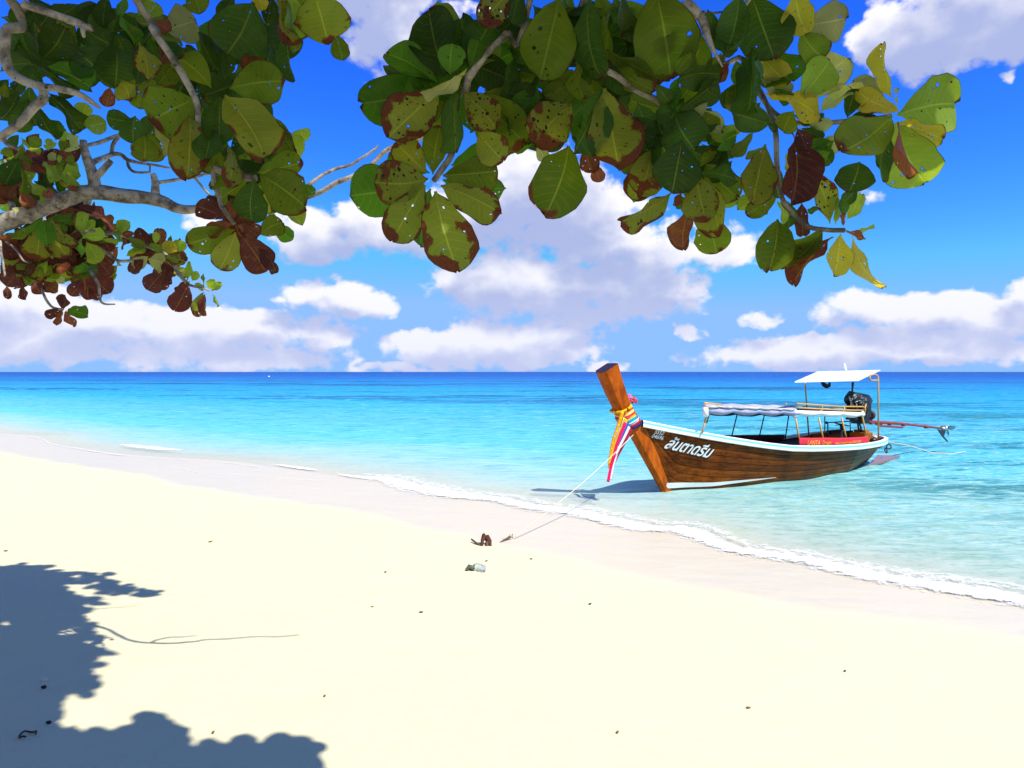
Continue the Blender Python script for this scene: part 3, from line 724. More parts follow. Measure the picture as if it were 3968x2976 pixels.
# odds and ends aboard
MB().box(bp(3080,1712,0.2) - Vector((0,0,0.10)), (1.0, 0.5, 0.18)).build('engine_box', m_dark, boat)
MB().box(bp(3260,1676,0.3), (0.9, 0.06, 0.05)).box(bp(3235,1672,0.34), (0.5, 0.10, 0.07)).build('side_locker', m_dark, boat)
MB().tube([bp(3330,1670,0.15), bp(3326,1655,0.15), bp(3322,1630,0.12), bp(3318,1628,0.1)], 0.02, 6).tube([bp(3338,1690,0.1), bp(3336,1655,0.05), bp(3325,1632,0.0)], 0.02, 6).build('motor_bracket', m_black, boat, True)
pt = bp(3320, 1800, 0); zb = 0.06
platform = [(3362,1802,-0.30),(3400,1762,0.0),(3487,1766,0.35),(3440,1782,-0.05)]
pw = []
for (x_, y_, _l) in platform:
    D_ = F*(CAM_H-zb)/(y_-HY); v = Vector(((x_-CX)/F*D_, D_, 0)) - BOW; pw.append(Vector((v.dot(AFT), v.dot(STB), zb)))
mb = MB(); mb.add(pw + [v + Vector((0, 0, -0.05)) for v in pw], [(0,1,2,3), (7,6,5,4), (0,4,5,1), (1,5,6,2), (2,6,7,3), (3,7,4,0)])
mb.build('stern_step', simple('wet_red_board', (0.26, 0.10, 0.075), 0.25, 0.6, 0.25), boat)

# ---- painted lettering
def text_mesh(body, size=1.0, bold=0.0, shear=0.0, space=1.0):
    c = bpy.data.curves.new('txt', 'FONT'); c.body = body; c.size = size; c.offset = bold; c.shear = shear; c.space_character = space
    c.extrude = 0.0; c.resolution_u = 3
    o = bpy.data.objects.new('txt', c); col.objects.link(o)
    bpy.context.view_layer.update()
    dg = bpy.context.evaluated_depsgraph_get(); oe = o.evaluated_get(dg); me = oe.to_mesh()
    vs = [v.co.copy() for v in me.vertices]; fs = [tuple(p.vertices) for p in me.polygons]
    oe.to_mesh_clear(); bpy.data.objects.remove(o); bpy.data.curves.remove(c)
    x0 = min(v.x for v in vs); x1 = max(v.x for v in vs); y0 = min(v.y for v in vs); y1 = max(v.y for v in vs)
    return vs, fs, x0, x1, y0, y1
def on_hull(px, py): return hull_px(px, py, lambda v: hull_y(v.x, v.z) + 0.02)
def hull_text(name, body, bl, br, tl_, m_, bold=0.0, shear=0.0, off=0.014):
    """bl, br, tl_: photo pixels of the lettering's bottom-left, bottom-right and top-left corners"""
    vs, fs, x0, x1, y0, y1 = text_mesh(body, 1.0, bold, shear)
    A, B, C = on_hull(*bl), on_hull(*br), on_hull(*tl_)
    out_ = []
    for v in vs:
        u = (v.x-x0)/(x1-x0); q = (v.y-y0)/(y1-y0)
        a = A.x + (B.x-A.x)*u + (C.x-A.x)*q; z = A.z + (B.z-A.z)*u + (C.z-A.z)*q
        out_.append(Vector((a, -(hull_y(a, z) + off), z)))
    return mesh_obj(name, out_, fs, m_, boat)
m_letter = simple('white_lettering', (0.74, 0.75, 0.73), 0.5, 0.4, 0.08)
m_shadowletter = simple('dark_letter_shadow', (0.012, 0.010, 0.010), 0.5, 0.3, 0.1)
THAI = '\u0e25\u0e31\u0e19\u0e15\u0e32\u0e14\u0e23\u0e35\u0e21'
hull_text('lettering', THAI, (2572,1737), (2752,1777), (2600,1688), m_letter, 0.021, 0.35, 0.018)
hull_text('lettering', THAI, (2575,1740), (2755,1780), (2603,1691), m_shadowletter, 0.022, 0.35, 0.0145)
hull_text('lettering', '5552', (2534,1680), (2571,1687), (2540,1666), m_letter, 0.014, 0.25, 0.018)
hull_text('lettering', '04696', (2524,1696), (2569,1706), (2530,1681), m_letter, 0.014, 0.25, 0.018)

# ------------------------------------------------------------------ things on and about the boat
def b_empty(name, p, label, cat, group=None):
    e = empty(name, to_world(p), label, cat, group); e.rotation_euler = boat.rotation_euler; return e
# long-tail motor
MO = bp(3330, 1640, 0.05)
motor = b_empty('longtail_motor', MO, 'black engine with long red tail shaft and propeller at the boat stern', 'boat motor')
def mm(mb, name, m_, smooth=False, parent=None): return mb.build(name, m_, parent or motor, smooth, off=MO if parent is None else MO)
def L(x, y, lat=0.05): return bp(x, y, lat)
eb = MB(); e0 = L(3328, 1580); 
eb.box(e0 + Vector((0, 0, -0.06)), (0.40, 0.36, 0.30)).box(L(3332,1612) , (0.26, 0.30, 0.22)).box(L(3334,1632), (0.34, 0.26, 0.10))
mm(eb, 'engine_block', m_engine)
hd = MB(); hd.tube([L(3288,1549), L(3300,1545), L(3350,1550), L(3366,1556)], [0.11, 0.16, 0.15, 0.09], 12, wob=0.25)
hd.box(L(3330,1566), (0.42, 0.30, 0.09))
mm(hd, 'cylinder_head', m_engine, True)
mm(MB().tube([L(3290,1540,-0.1), L(3298,1556,-0.12), L(3304,1566,-0.12)], 0.012, 6).tube([L(3340,1546,-0.08), L(3366,1552,-0.08), L(3372,1572,-0.05), L(3368,1596,-0.03)], 0.012, 6)
   .tube([L(3312,1560,-0.13), L(3330,1552,-0.14), L(3345,1560,-0.13)], 0.010, 6), 'pipe', m_steel, True)
mm(MB().tube([L(3302,1532), L(3303,1506), L(3305,1481)], [0.018, 0.02, 0.028], 8), 'exhaust_stack', m_black, True)
m_bits = simple('worn_alloy', (0.20, 0.19, 0.18), 0.45, 0.4, 0.6, 40)
rb_ = random.Random(9); bits = MB()
for i in range(26):
    c_ = L(3290 + rb_.random()*76, 1535 + rb_.random()*48, -0.13 + rb_.uniform(-.03, .02))
    if i % 3: bits.ball(c_, rb_.uniform(.012, .028), 7, 5, (1, .7, 1), .3)
    else: bits.tube([c_, c_ + Vector((rb_.uniform(-.12, .12), rb_.uniform(-.02, .02), rb_.uniform(-.06, .06)))], rb_.uniform(.007, .012), 5)
mm(bits, 'fittings', m_bits)
hose = MB()
for i in range(5):
    a_ = L(3300 + i*14, 1560 + rb_.random()*14, -0.14); b_ = L(3306 + i*14 + rb_.uniform(-14, 14), 1600 + rb_.random()*20, -0.13)
    hose.tube([a_, (a_+b_)/2 + Vector((rb_.uniform(-.08, .08), -.05, 0)), b_], .010, 5)
mm(hose, 'hose', m_black, True)
mm(MB().box(L(3316,1596,-.12), (.16, .06, .12)).box(L(3345,1604,-.11), (.10, .06, .10)).box(L(3300,1622), (.12, .22, .05)), 'manifold', m_engine)
mm(MB().ring(L(3372,1608), 0.07, 0.05, (1, 0.2, 0), 16, 8), 'pulley', simple('rusty_pulley', (0.10, 0.035, 0.02), 0.6, 0.3, 0.4), True)
mm(MB().tube([L(3322,1630), L(3346,1632), L(3400,1636), L(3500,1642), L(3655,1661)], [0.045, 0.045, 0.038, 0.030, 0.026], 10), 'shaft_tube', m_red, True)
for x_, y_ in ((3374,1638), (3446,1641), (3500,1645), (3588,1654)):
    mm(MB().tube([L(x_-4,y_-1), L(x_+4,y_)], [0.045, 0.045], 10), 'collar', m_red, True)
mm(MB().tube([L(3392,1642), L(3412,1650), L(3450,1653), L(3497,1656)], [0.02, 0.024, 0.026, 0.024], 8).tube([L(3394,1632), L(3420,1648)], 0.016, 6), 'brace', m_red, True)
mm(MB().tube([L(3650,1660), L(3668,1664), L(3674,1665)], [0.035, 0.045, 0.02], 10), 'propeller_hub', m_steel, True)
pb = MB()
for ang_ in (0.5, 2.6, 4.7):
    c = L(3672,1664); rows = []
    for i in range(6):
        r_ = 0.03 + 0.155*i/5; wd = 0.055*math.sin(math.pi*(0.18 + 0.74*i/5))
        d = Vector((0.0, math.cos(ang_), math.sin(ang_))); tv = Vector((0, -math.sin(ang_), math.cos(ang_)))
        sw = Vector((0.035 + 0.02*i/5, 0, 0))
        rows.append([c + d*r_ + tv*(wd*q) + sw*q*1.2 + Vector((0.03*i/5, 0, 0)) for q in (-1, 0, 1)])
    pb.slab(rows, lambda I, J: Vector((0.006, 0, 0)))
mm(pb, 'propeller', m_steel, True)
sk = [L(3633,1664), L(3664,1668), L(3660,1680), L(3656,1690), L(3673,1710), L(3670,1712), L(3650,1690)]
mb = MB(); n_ = len(sk); mb.add([v + Vector((0, -0.012, 0)) for v in sk] + [v + Vector((0, 0.012, 0)) for v in sk],
   [tuple(range(n_)), tuple(range(2*n_-1, n_-1, -1))] + [(i, n_+i, n_+(i+1) % n_, (i+1) % n_) for i in range(n_)])
mm(mb, 'skeg', m_black)
# red banner tied to the rear posts
BO = bp(3230, 1708, FP-0.09)
banner = b_empty('banner', BO, 'red cloth banner with yellow lettering tied along the rear posts', 'banner')
m_banner = simple('red_banner_cloth', (0.62, 0.030, 0.055), 0.7, 0.2, 0.12, 8.0, bump=0.35)
tp = [(3098,1696),(3150,1697),(3194,1696),(3250,1697),(3284,1696),(3330,1694),(3362,1691),(3366,1697)]
bt = [(3099,1727),(3150,1728),(3194,1727),(3250,1725),(3284,1723),(3330,1720),(3358,1717),(3366,1714)]
def bpl(tab, x): return lerp_table(tab, x)
def ban(px, q, off=0.0):
    py = bpl(tp, px) + (bpl(bt, px) - bpl(tp, px))*q
    wv = 0.012*math.sin(px*0.085) * (0.3 + q) + 0.008*math.sin(px*0.21 + 2*q)
    return bp(px, py, FP-0.09 + wv - off)
rows = [[ban(3098 + 268*i/44, q/4) for q in range(5)] for i in range(45)]
MB().slab(rows, lambda I, J: Vector((0, 0.008, 0))).build('cloth', m_banner, banner, True, off=BO)
m_bletter = simple('yellow_lettering', (0.80, 0.36, 0.035), 0.6, 0.2, 0.05)
def ban_text(body, x0p, x1p, q_bot, q_top, bold=0.0, shear=0.0):
    vs, fs, x0, x1, y0, y1 = text_mesh(body, 1.0, bold, shear)
    o = []
    for v in vs:
        u = (v.x-x0)/(x1-x0); q = q_bot + (q_top-q_bot)*(v.y-y0)/(y1-y0)
        o.append(ban(x0p + (x1p-x0p)*u, q, 0.006) - BO)
    mesh_obj('lettering', o, fs, m_bletter, banner)
ban_text('LANTA', 3129, 3178, 0.92, 0.30, 0.014, 0.25)
ban_text('Dream', 3187, 3221, 0.92, 0.34, 0.014, 0.2)
ban_text('www.lantadream', 3238, 3302, 0.86, 0.50, 0.008, 0.1)
ban_text('tour.com', 3305, 3336, 0.80, 0.42, 0.008, 0.1)
# ring fenders at the stern
m_rubber = simple('black_rubber', (0.018, 0.018, 0.02), 0.5, 0.4, 0.3)
RP = bp(3433, 1746, 0.0)
rf = b_empty('ring_fender', RP, 'lower black ring fender hanging behind the boat stern', 'fender', 'ring fenders at the stern')
MB().ring((0, 0, 0), 0.052, 0.014, (0.8, -0.6, 0.15), 20, 8).build('ring', m_rubber, rf, True)
MB().tube([Vector((0, 0, 0.05)), bp(3428, 1728, 0.0) - RP], 0.006, 5).build('lanyard', m_steel, rf, True)
RP2 = bp(3444, 1731, 0.05)
rf2 = b_empty('ring_fender', RP2, 'upper ring fender tucked against the white rail at the stern', 'fender', 'ring fenders at the stern')
MB().ring((0, 0, 0), 0.055, 0.014, (0.6, 0.8, 0.1), 20, 8).build('ring', m_rubber, rf2, True)
MB().tube([Vector((0, 0, 0.05)), bp(3440, 1716, 0.03) - RP2], 0.006, 5).build('lanyard', m_steel, rf2, True)
# helper's gear: white bundle on the stern deck
GP = bp(3386, 1704, -0.12)
gb = b_empty('gear_bag', GP, 'small dark bag with white top on the stern deck', 'bag')
MB().ball((0, 0, -0.02), 0.09, 9, 7, (1.2, 1, 0.9), 0.4).build('bag_body', m_engine, gb, True)
MB().ball((0.03, -0.02, 0.06), 0.042, 8, 6, (1, 1, 0.9), 0.3).build('flap', m_whcloth, gb, True)
# mooring ropes
m_rope = simple('pale_rope', (0.62, 0.55, 0.40), 0.8, 0.1, 0.2, 60)
rs = to_world(bp(2455, 1684, -0.05)); re_ = ground(1996, 2090) + Vector((0, 0, 0.03))
pts = [rs + (re_-rs)*i/24 + Vector((0, 0, -0.06*math.sin(math.pi*i/24))) for i in range(25)]
ro = MB().tube(pts, 0.0065, 6).build('mooring_rope', m_rope, None, True)
tag(ro, 'pale mooring rope stretched from the bow down to the stake on the beach', 'rope')
wl = F*CAM_H/(1752-HY)
p3 = Vector(((3737-CX)/F*wl, wl, 0.01)); p0 = to_world(bp(3442, 1713, -0.05))
q = [p0, p0 + (p3-p0)*0.25 + Vector((0, 0, -0.02)), p0 + (p3-p0)*0.55 + Vector((0, 0, -0.13)), p0 + (p3-p0)*0.85 + Vector((0, 0, -0.085)), p3, p3 + (p3-p0)*0.3 + Vector((0, 0, -0.3))]
tag(MB().tube(q, 0.011, 6).build('stern_rope', m_rope, None, True), 'pale rope running from the boat stern out into the water', 'rope')

# ---- ribbons and garland on the stem post
def zp(x, y): return 2320 + x/4.367, 1500 + y/4.367
def cloth_mat(name, c):
    m_, k, out = mat(name); tcn = k.node('ShaderNodeTexCoord'); n = k.noise(k.vm('MULTIPLY', tcn.outputs['Object'], (30, 30, 4)), 1.0, 3, 0.5)
    d_ = k.node('ShaderNodeBsdfPrincipled'); k.put(d_.inputs['Base Color'], k.vm('SCALE', c, sc=k.m('MULTIPLY_ADD', n, 0.4, 0.8))); d_.inputs['Roughness'].default_value = 0.55
    d_.inputs['Specular IOR Level'].default_value = 0.3; k.put(d_.inputs['Normal'], k.bump(n, 0.4, 0.01))
    t_ = k.node('ShaderNodeBsdfTranslucent'); t_.inputs[0].default_value = tuple(c) + (1,)
    mx = k.node('ShaderNodeMixShader'); mx.inputs[0].default_value = 0.25; k.l.new(d_.outputs[0], mx.inputs[1]); k.l.new(t_.outputs[0], mx.inputs[2]); k.l.new(mx.outputs[0], out.inputs[0])
    return m_
MC = dict(yellow=cloth_mat('yellow_silk', (0.84, 0.50, 0.008)), orange=cloth_mat('orange_silk', (0.80, 0.16, 0.004)), pale=cloth_mat('pale_yellow_silk', (0.78, 0.68, 0.22)),
          red=cloth_mat('red_silk', (0.66, 0.012, 0.035)), cyan=cloth_mat('cyan_silk', (0.004, 0.46, 0.68)), white=cloth_mat('white_silk', (0.80, 0.78, 0.82)),
          navy=cloth_mat('navy_silk', (0.012, 0.015, 0.16)), magenta=cloth_mat('magenta_silk', (0.84, 0.004, 0.13)), blue=cloth_mat('blue_silk', (0.003, 0.13, 0.50)), crimson=cloth_mat('crimson_silk', (0.42, 0.006, 0.04)))
G_R = 'cloth ribbons tied round the stem post'
def hang(label, m_, path, w0, w1, lat, seed):
    pts = [bp(*zp(x, y), lat) for (x, y) in path]
    fine = []
    for i in range(len(pts)-1):
        for j in range(5): fine.append(pts[i] + (pts[i+1]-pts[i])*j/5)
    fine.append(pts[-1]); n = len(fine); rows = []
    c0_ = fine[0].copy()
    for i, p in enumerate(fine):
        u = i/(n-1); t = (fine[min(i+1, n-1)] - fine[max(i-1, 0)]).normalized()
        side = t.cross(Vector((0, 1, 0))).normalized(); wd = (w0 + (w1-w0)*u)*0.68
        row = []
        for j in range(7):
            q = -1 + j/3
            fold = 0.0045*math.sin(q*4.2 + seed + u*3) + 0.003*mnoise.noise(Vector((u*6, q, seed)))
            row.append(p + side*(q*wd) + Vector((0, fold - 0.0, 0)) - c0_)
        rows.append(row)
    o = MB().slab(rows, lambda I, J: Vector((0, 0.004, 0))).build('ribbon', m_, None, True)
    o.location = to_world(c0_); o.rotation_euler = boat.rotation_euler
    return tag(o, label, 'ribbon', G_R)
hang('long yellow ribbon hanging beside the marigold garland on the stem post', MC['yellow'], [(470,540),(430,640),(345,800),(275,960),(235,1100),(200,1260),(180,1380)], 0.052, 0.03, -0.196, 1.0)
hang('pale yellow ribbon hanging close behind the marigold garland', MC['pale'], [(440,520),(395,680),(330,820),(270,960),(225,1110)], 0.045, 0.03, -0.178, 4.0)
hang('bright magenta ribbon, its end the lowest of all the ribbons', MC['magenta'], [(455,600),(365,830),(310,980),(280,1100),(235,1270),(195,1420),(160,1605)], 0.05, 0.042, -0.216, 2.0)
hang('blue ribbon hanging between the magenta and the white ribbon', MC['blue'], [(500,610),(445,750),(390,880),(340,1000)], 0.055, 0.03, -0.187, 5.0)
hang('white ribbon hanging from the knot between blue and crimson ribbons', MC['white'], [(520,670),(440,840),(370,980),(310,1120),(260,1280),(225,1430),(205,1575)], 0.045, 0.03, -0.206, 3.0)
hang('thin crimson ribbon hanging nearest the bow planks', MC['crimson'], [(545,700),(470,870),(400,1010),(330,1150),(265,1290),(235,1400),(226,1550)], 0.05, 0.012, -0.170, 6.0)
def wrap(label, m_, Lp, Rp, wid_, lat, seed):
    A, B = bp(*zp(*Lp), -lat), bp(*zp(*Rp), -lat)
    ax = (B-A); n = 22; rows = []; c0_ = (A+B)/2; c0_.y = 0
    c0_ = c0_.copy(); half = ax/2; updir = Vector((-ax.z, 0, ax.x)).normalized()
    if updir.z < 0: updir = -updir
    for i in range(n+1):
        t = 2*math.pi*i/n
        sx = math.copysign(abs(math.cos(t))**0.6, math.cos(t)); sy = math.copysign(abs(math.sin(t))**0.6, math.sin(t))
        pc = Vector((half.x*sx, -lat*sy, half.z*sx)); row = []
        w2 = wid_[0] + (wid_[1]-wid_[0])*(sx+1)/2
        for j in range(5):
            q = -1 + j/2
            r_ = 1 + 0.05*math.sin(q*3 + seed) + 0.03*mnoise.noise(Vector((t*2, q*2, seed)))
            row.append(Vector((pc.x*r_, pc.y*r_, pc.z*r_)) + updir*(q*w2/2))
        rows.append(row)
    o = MB().slab(rows, lambda I, J: -Vector((rows[I][J].x, rows[I][J].y, rows[I][J].z)).normalized()*0.006).build('ribbon', m_, None, True)
    o.location = to_world(c0_); o.rotation_euler = boat.rotation_euler
    return tag(o, label, 'ribbon', G_R)
wrap('orange band wrapped just under the garland on the stem post', MC['orange'], (425,480), (592,365), (0.055, 0.05), 0.135, 1)
wrap('pale yellow band wrapped between the orange and the red band', MC['pale'], (440,500), (628,385), (0.06, 0.05), 0.14, 2)
wrap('red band wrapped between the pale and the golden yellow band', MC['red'], (445,545), (645,420), (0.05, 0.04), 0.145, 3)
wrap('golden yellow band wrapped above the cyan band', MC['yellow'], (465,575), (662,452), (0.06, 0.05), 0.15, 4)
wrap('broad cyan band wrapped round the stem post', MC['cyan'], (490,620), (690,495), (0.10, 0.075), 0.155, 5)
wrap('white band wrapped just below the cyan band', MC['white'], (515,655), (718,520), (0.045, 0.05), 0.16, 6)
wrap('red band wrapped between the white and the navy band', MC['red'], (530,690), (742,556), (0.05, 0.06), 0.155, 7)
wrap('navy blue band, lowest wrapped round the stem post', MC['navy'], (550,715), (765,600), (0.05, 0.06), 0.15, 8)
# marigold garland: a loop round the stem and a long hanging string of flower heads
m_mari = simple('marigold_petals', (0.80, 0.30, 0.008), 0.8, 0.1, 0.35, 40, bump=0.6)
m_mari2 = simple('yellow_marigold', (0.82, 0.47, 0.015), 0.8, 0.1, 0.3, 40, bump=0.6)
GO = bp(*zp(390, 440), -0.16)
gar = b_empty('flower_garland', GO, 'orange and yellow marigold garland looped on the stem post, one string hanging', 'garland')
path = [bp(*zp(x, y), -0.225) for (x, y) in [(392,440),(372,520),(335,640),(298,740),(262,830),(232,940),(212,1040),(190,1150),(172,1260),(166,1370)]]
fl_ = []
for i in range(len(path)-1):
    for j in range(5): fl_.append(path[i] + (path[i+1]-path[i])*j/5)
nb = 0
for i, p in enumerate(fl_):
    r_ = 0.034 - 0.020*i/len(fl_)
    MB().ball((0, 0, 0), r_, 8, 6, (1, 1, 0.75), 0.7).build('flower_head', m_mari if i % 5 else m_mari2, gar, True).location = p - GO
A, B = bp(*zp(372,430), -0.14), bp(*zp(575,312), -0.14)
for i in range(30):
    t = 2*math.pi*i/30; c_ = (A+B)/2; c_.y = 0; h_ = (B-A)/2
    sx = math.copysign(abs(math.cos(t))**0.6, math.cos(t)); sy = math.copysign(abs(math.sin(t))**0.6, math.sin(t))
    MB().ball((0, 0, 0), 0.026, 8, 6, (1, 1, 0.8), 0.7).build('flower_head', m_mari2, gar, True).location = c_ + Vector((h_.x*sx, -0.15*sy, h_.z*sx)) - GO
FO = bp(*zp(575, 215), 0.0)
fb = b_empty('flower_bunch', FO, 'bunch of red and pink artificial flowers behind the stem post', 'flowers')
m_fr = simple('red_petals', (0.72, 0.045, 0.02), 0.6, 0.2, 0.35, 40); m_fp = simple('pink_petals', (0.78, 0.16, 0.42), 0.6, 0.2, 0.3, 40)
rnd = random.Random(5)
for (x, y, c_) in [(525,135,m_fp),(545,160,m_fp),(520,165,m_fp),(540,195,m_fr),(565,205,m_fr),(595,185,m_fr),(620,210,m_fr),(560,240,m_fr),(590,245,m_fr),(625,260,m_fr),(600,215,m_fr),(575,270,m_fr),(540,225,m_fr),(640,235,m_fr)]:
    c0_ = bp(*zp(x, y), rnd.uniform(-0.06, 0.08)); mb = MB()
    for j in range(6):
        a = j*1.047 + rnd.random(); d = Vector((math.cos(a), math.sin(a), rnd.uniform(-0.4, 0.8))).normalized(); s_ = d.orthogonal().normalized()
        mb.add([Vector((0,0,0)), d*0.022 + s_*0.014, d*0.036, d*0.022 - s_*0.014], [(0,1,2,3)])
    mb.ball((0,0,0), 0.013, 6, 4)
    mb.build('flower', c_, fb).location = c0_ - FO
# ------------------------------------------------------------------ small things on the beach
m_drift = simple('grey_driftwood', (0.12, 0.075, 0.05), 0.8, 0.2, 0.5, 25, bump=0.5)
m_stump = simple('brown_wood', (0.085, 0.030, 0.016), 0.7, 0.2, 0.5, 25, bump=0.5)
def gempty(name, px, py, label, cat, group=None): return empty(name, ground(px, py), label, cat, group)
def gl(px, py, o, up=0.0):                                    # local point on the sand below a photo pixel
    p = ground(px, py); return p - o.location + Vector((0, 0, up))
dw = gempty('driftwood', 1880, 2114, 'brown hooked piece of driftwood half buried in the sand left of the stake', 'driftwood')
MB().tube([gl(1827,2100,dw,0.03), gl(1846,2110,dw,0.015), gl(1866,2116,dw,0.0)], [0.010,0.014,0.008], 7, wob=0.4).build('branch', m_drift, dw, True)
MB().tube([gl(1864,2117,dw,-0.02), gl(1870,2110,dw,0.05), gl(1877,2106,dw,0.085), gl(1887,2107,dw,0.075), gl(1897,2112,dw,0.03), gl(1901,2117,dw,-0.03)],
          [0.014,0.022,0.032,0.036,0.030,0.014], 8, wob=0.5).build('knee', m_stump, dw, True)
MB().tube([gl(1884,2117,dw,-0.01), gl(1888,2112,dw,0.03)], [0.012,0.022], 6, wob=0.4).build('stub', m_drift, dw, True)
sk_ = gempty('mooring_stake', 1984, 2091, 'short wooden stake lying in the sand with the bow rope knotted to it', 'stake')
MB().tube([gl(1932,2103,sk_,-0.01), gl(1955,2098,sk_,0.02), gl(1983,2090,sk_,0.04)], [0.006,0.011,0.017], 8, wob=0.3).build('shaft', m_drift, sk_, True)
MB().ring(gl(1982,2090,sk_,0.04), 0.018, 0.007, (1, 0.3, 0.2), 14, 6).ring(gl(1978,2091,sk_,0.04), 0.018, 0.007, (1, 0.2, 0.3), 14, 6).build('knot', m_rope, sk_, True)
MB().tube([gl(1990,2088,sk_,0.02), gl(1986,2074,sk_,0.012), gl(1975,2076,sk_,0.012), gl(1962,2086,sk_,0.01), gl(1952,2090,sk_,0.01)], 0.006, 6).build('rope_tail', m_rope, sk_, True)
# crushed clear bottle
bt_ = gempty('plastic_bottle', 1840, 2213, 'crushed clear plastic bottle lying on the dry sand below the driftwood', 'bottle')
m_pet, k, out = mat('clear_plastic'); b = princ(k, out, (0.80, 0.86, 0.84), 0.12, 0.5); b.inputs['Transmission Weight'].default_value = 0.75; b.inputs['IOR'].default_value = 1.3
MB().tube([gl(1838,2212,bt_,0.03), gl(1848,2211,bt_,0.036), gl(1862,2213,bt_,0.034), gl(1874,2217,bt_,0.03), gl(1877,2219,bt_,0.02)], [0.030,0.036,0.034,0.032,0.012], 10, wob=0.5).build('bottle_body', m_pet, bt_, True)
MB().tube([gl(1807,2214,bt_,0.012), gl(1818,2210,bt_,0.03), gl(1836,2213,bt_,0.03)], [0.012,0.026,0.026], 8, wob=0.9).build('torn_label', simple('grey_green_label', (0.10, 0.115, 0.085), 0.6, 0.3, 0.7, 50), bt_, True)
# stones
m_stone = simple('dark_stone', (0.012, 0.013, 0.016), 0.6, 0.3, 0.4, 30)
for (x_, y_, r_, lab) in [(171,2667,0.020,'small black stone lying in the tree shadow'), (190,2804,0.018,'small dark husk at the tip of a bright notch in the tree shadow')]:
    o = MB().ball((0,0,0), r_*0.6, 9, 7, (1.25, 0.95, 0.75), 0.5).build('stone', m_stone, None, True); o.location = ground(x_, y_) + Vector((0,0,r_*0.4)); tag(o, lab, 'stone')
o = MB().ball((0,0,0), 0.016, 9, 7, (1.4, 0.8, 0.6), 0.6).build('shell', simple('pale_shell', (0.62, 0.58, 0.5), 0.4, 0.5, 0.3), None, True); o.location = ground(172, 2639) + Vector((0,0,0.006)); tag(o, 'small pale shell just above the black stone', 'shell')
o = MB()
c_ = ground(108, 2855)
o.tube([Vector((0.035*math.cos(a), 0.035*math.sin(a)*0.9, 0.012 + 0.006*math.sin(3*a))) for a in [i*0.36 for i in range(15)]], 0.0045, 5)
o = o.build('twig', m_stump, None, True); o.location = c_; tag(o, 'thin curled dark twig lying in a light patch of the shadow', 'twig')
# scattered scraps of leaf
m_scrap = simple('dry_leaf_scrap', (0.22, 0.12, 0.045), 0.8, 0.1, 0.5, 40); m_scrapd = simple('dark_leaf_scrap', (0.055, 0.03, 0.02), 0.8, 0.1, 0.5, 40)
rnd = random.Random(21)
SCR = [(816,2101,'tan leaf scrap alone on the dry sand left of the driftwood',0.040,m_scrap),(1494,2219,'dark leaf scrap between the bottle and the wet sand edge',0.028,m_scrapd),(2287,2343,'brown leaf scrap under the bow rope side of the beach',0.03,m_scrapd),
 (2900,2746,'reddish leaf scrap alone in the lower right of the sand',0.022,m_scrap),(2393,2841,'tan leaf scrap near the bottom edge of the picture',0.02,m_scrap),(826,2842,'tan leaf scrap beside the rounded leaf shadow',0.02,m_scrap),
 (1258,2700,'yellowish leaf scrap right of the branch shadow',0.018,m_scrap),(1632,2375,'grey leaf scrap in the middle of the sand',0.026,m_scrapd),(1443,2353,'pale leaf scrap above the long twig shadow tip',0.02,m_scrap),
 (3274,2603,'small brown scrap on the sand at the right, farthest from the boat',0.02,m_scrapd),(22,2137,'brown leaf scrap by the left edge above the tree shadow',0.03,m_scrapd),(2058,2168,'thin brown scrap right of the bottle',0.03,m_scrapd),
 (1885,2176,'thin twig scrap just above the bottle',0.026,m_scrapd),(3222,2076,'dark scrap floating in the shallows below the boat',0.05,m_scrapd)]
for (x_, y_, lab, r_, m__) in SCR:
    r_ *= 0.62
    rows = [[Vector((r_*(-1+2*i/4), r_*0.55*math.sin(math.pi*(0.1+0.8*i/4))*q, r_*0.25*abs(q) + r_*0.25*mnoise.noise(Vector((i, q, x_)))+0.004)) for q in (-1, 0, 1)] for i in range(5)]
    o = MB().slab(rows, lambda I, J: Vector((0, 0, -0.002))).build('leaf_scrap', m__, None)
    o.location = ground(x_, y_) + Vector((0, 0, 0.012 if y_ < 2100 and x_ > 3000 else 0.002)); o.rotation_euler = (0, 0, rnd.uniform(0, 6.3)); tag(o, lab, 'leaf scrap', 'scraps scattered on the beach')
# far float
D_ = F*CAM_H/(1462-HY)
p = Vector(((1042-CX)/F*D_, D_, 0))
by = empty('buoy', p, 'tiny white float far out on the blue water', 'buoy')
MB().ball((0, 0, 0.25), 0.34, 12, 8, (1.1, 1.1, 0.85)).build('float_body', m_white, by, True)
MB().tube([(0, 0, 0.5), (0, 0, 0.72)], [0.06, 0.04], 6).build('eye', m_steel, by, True)

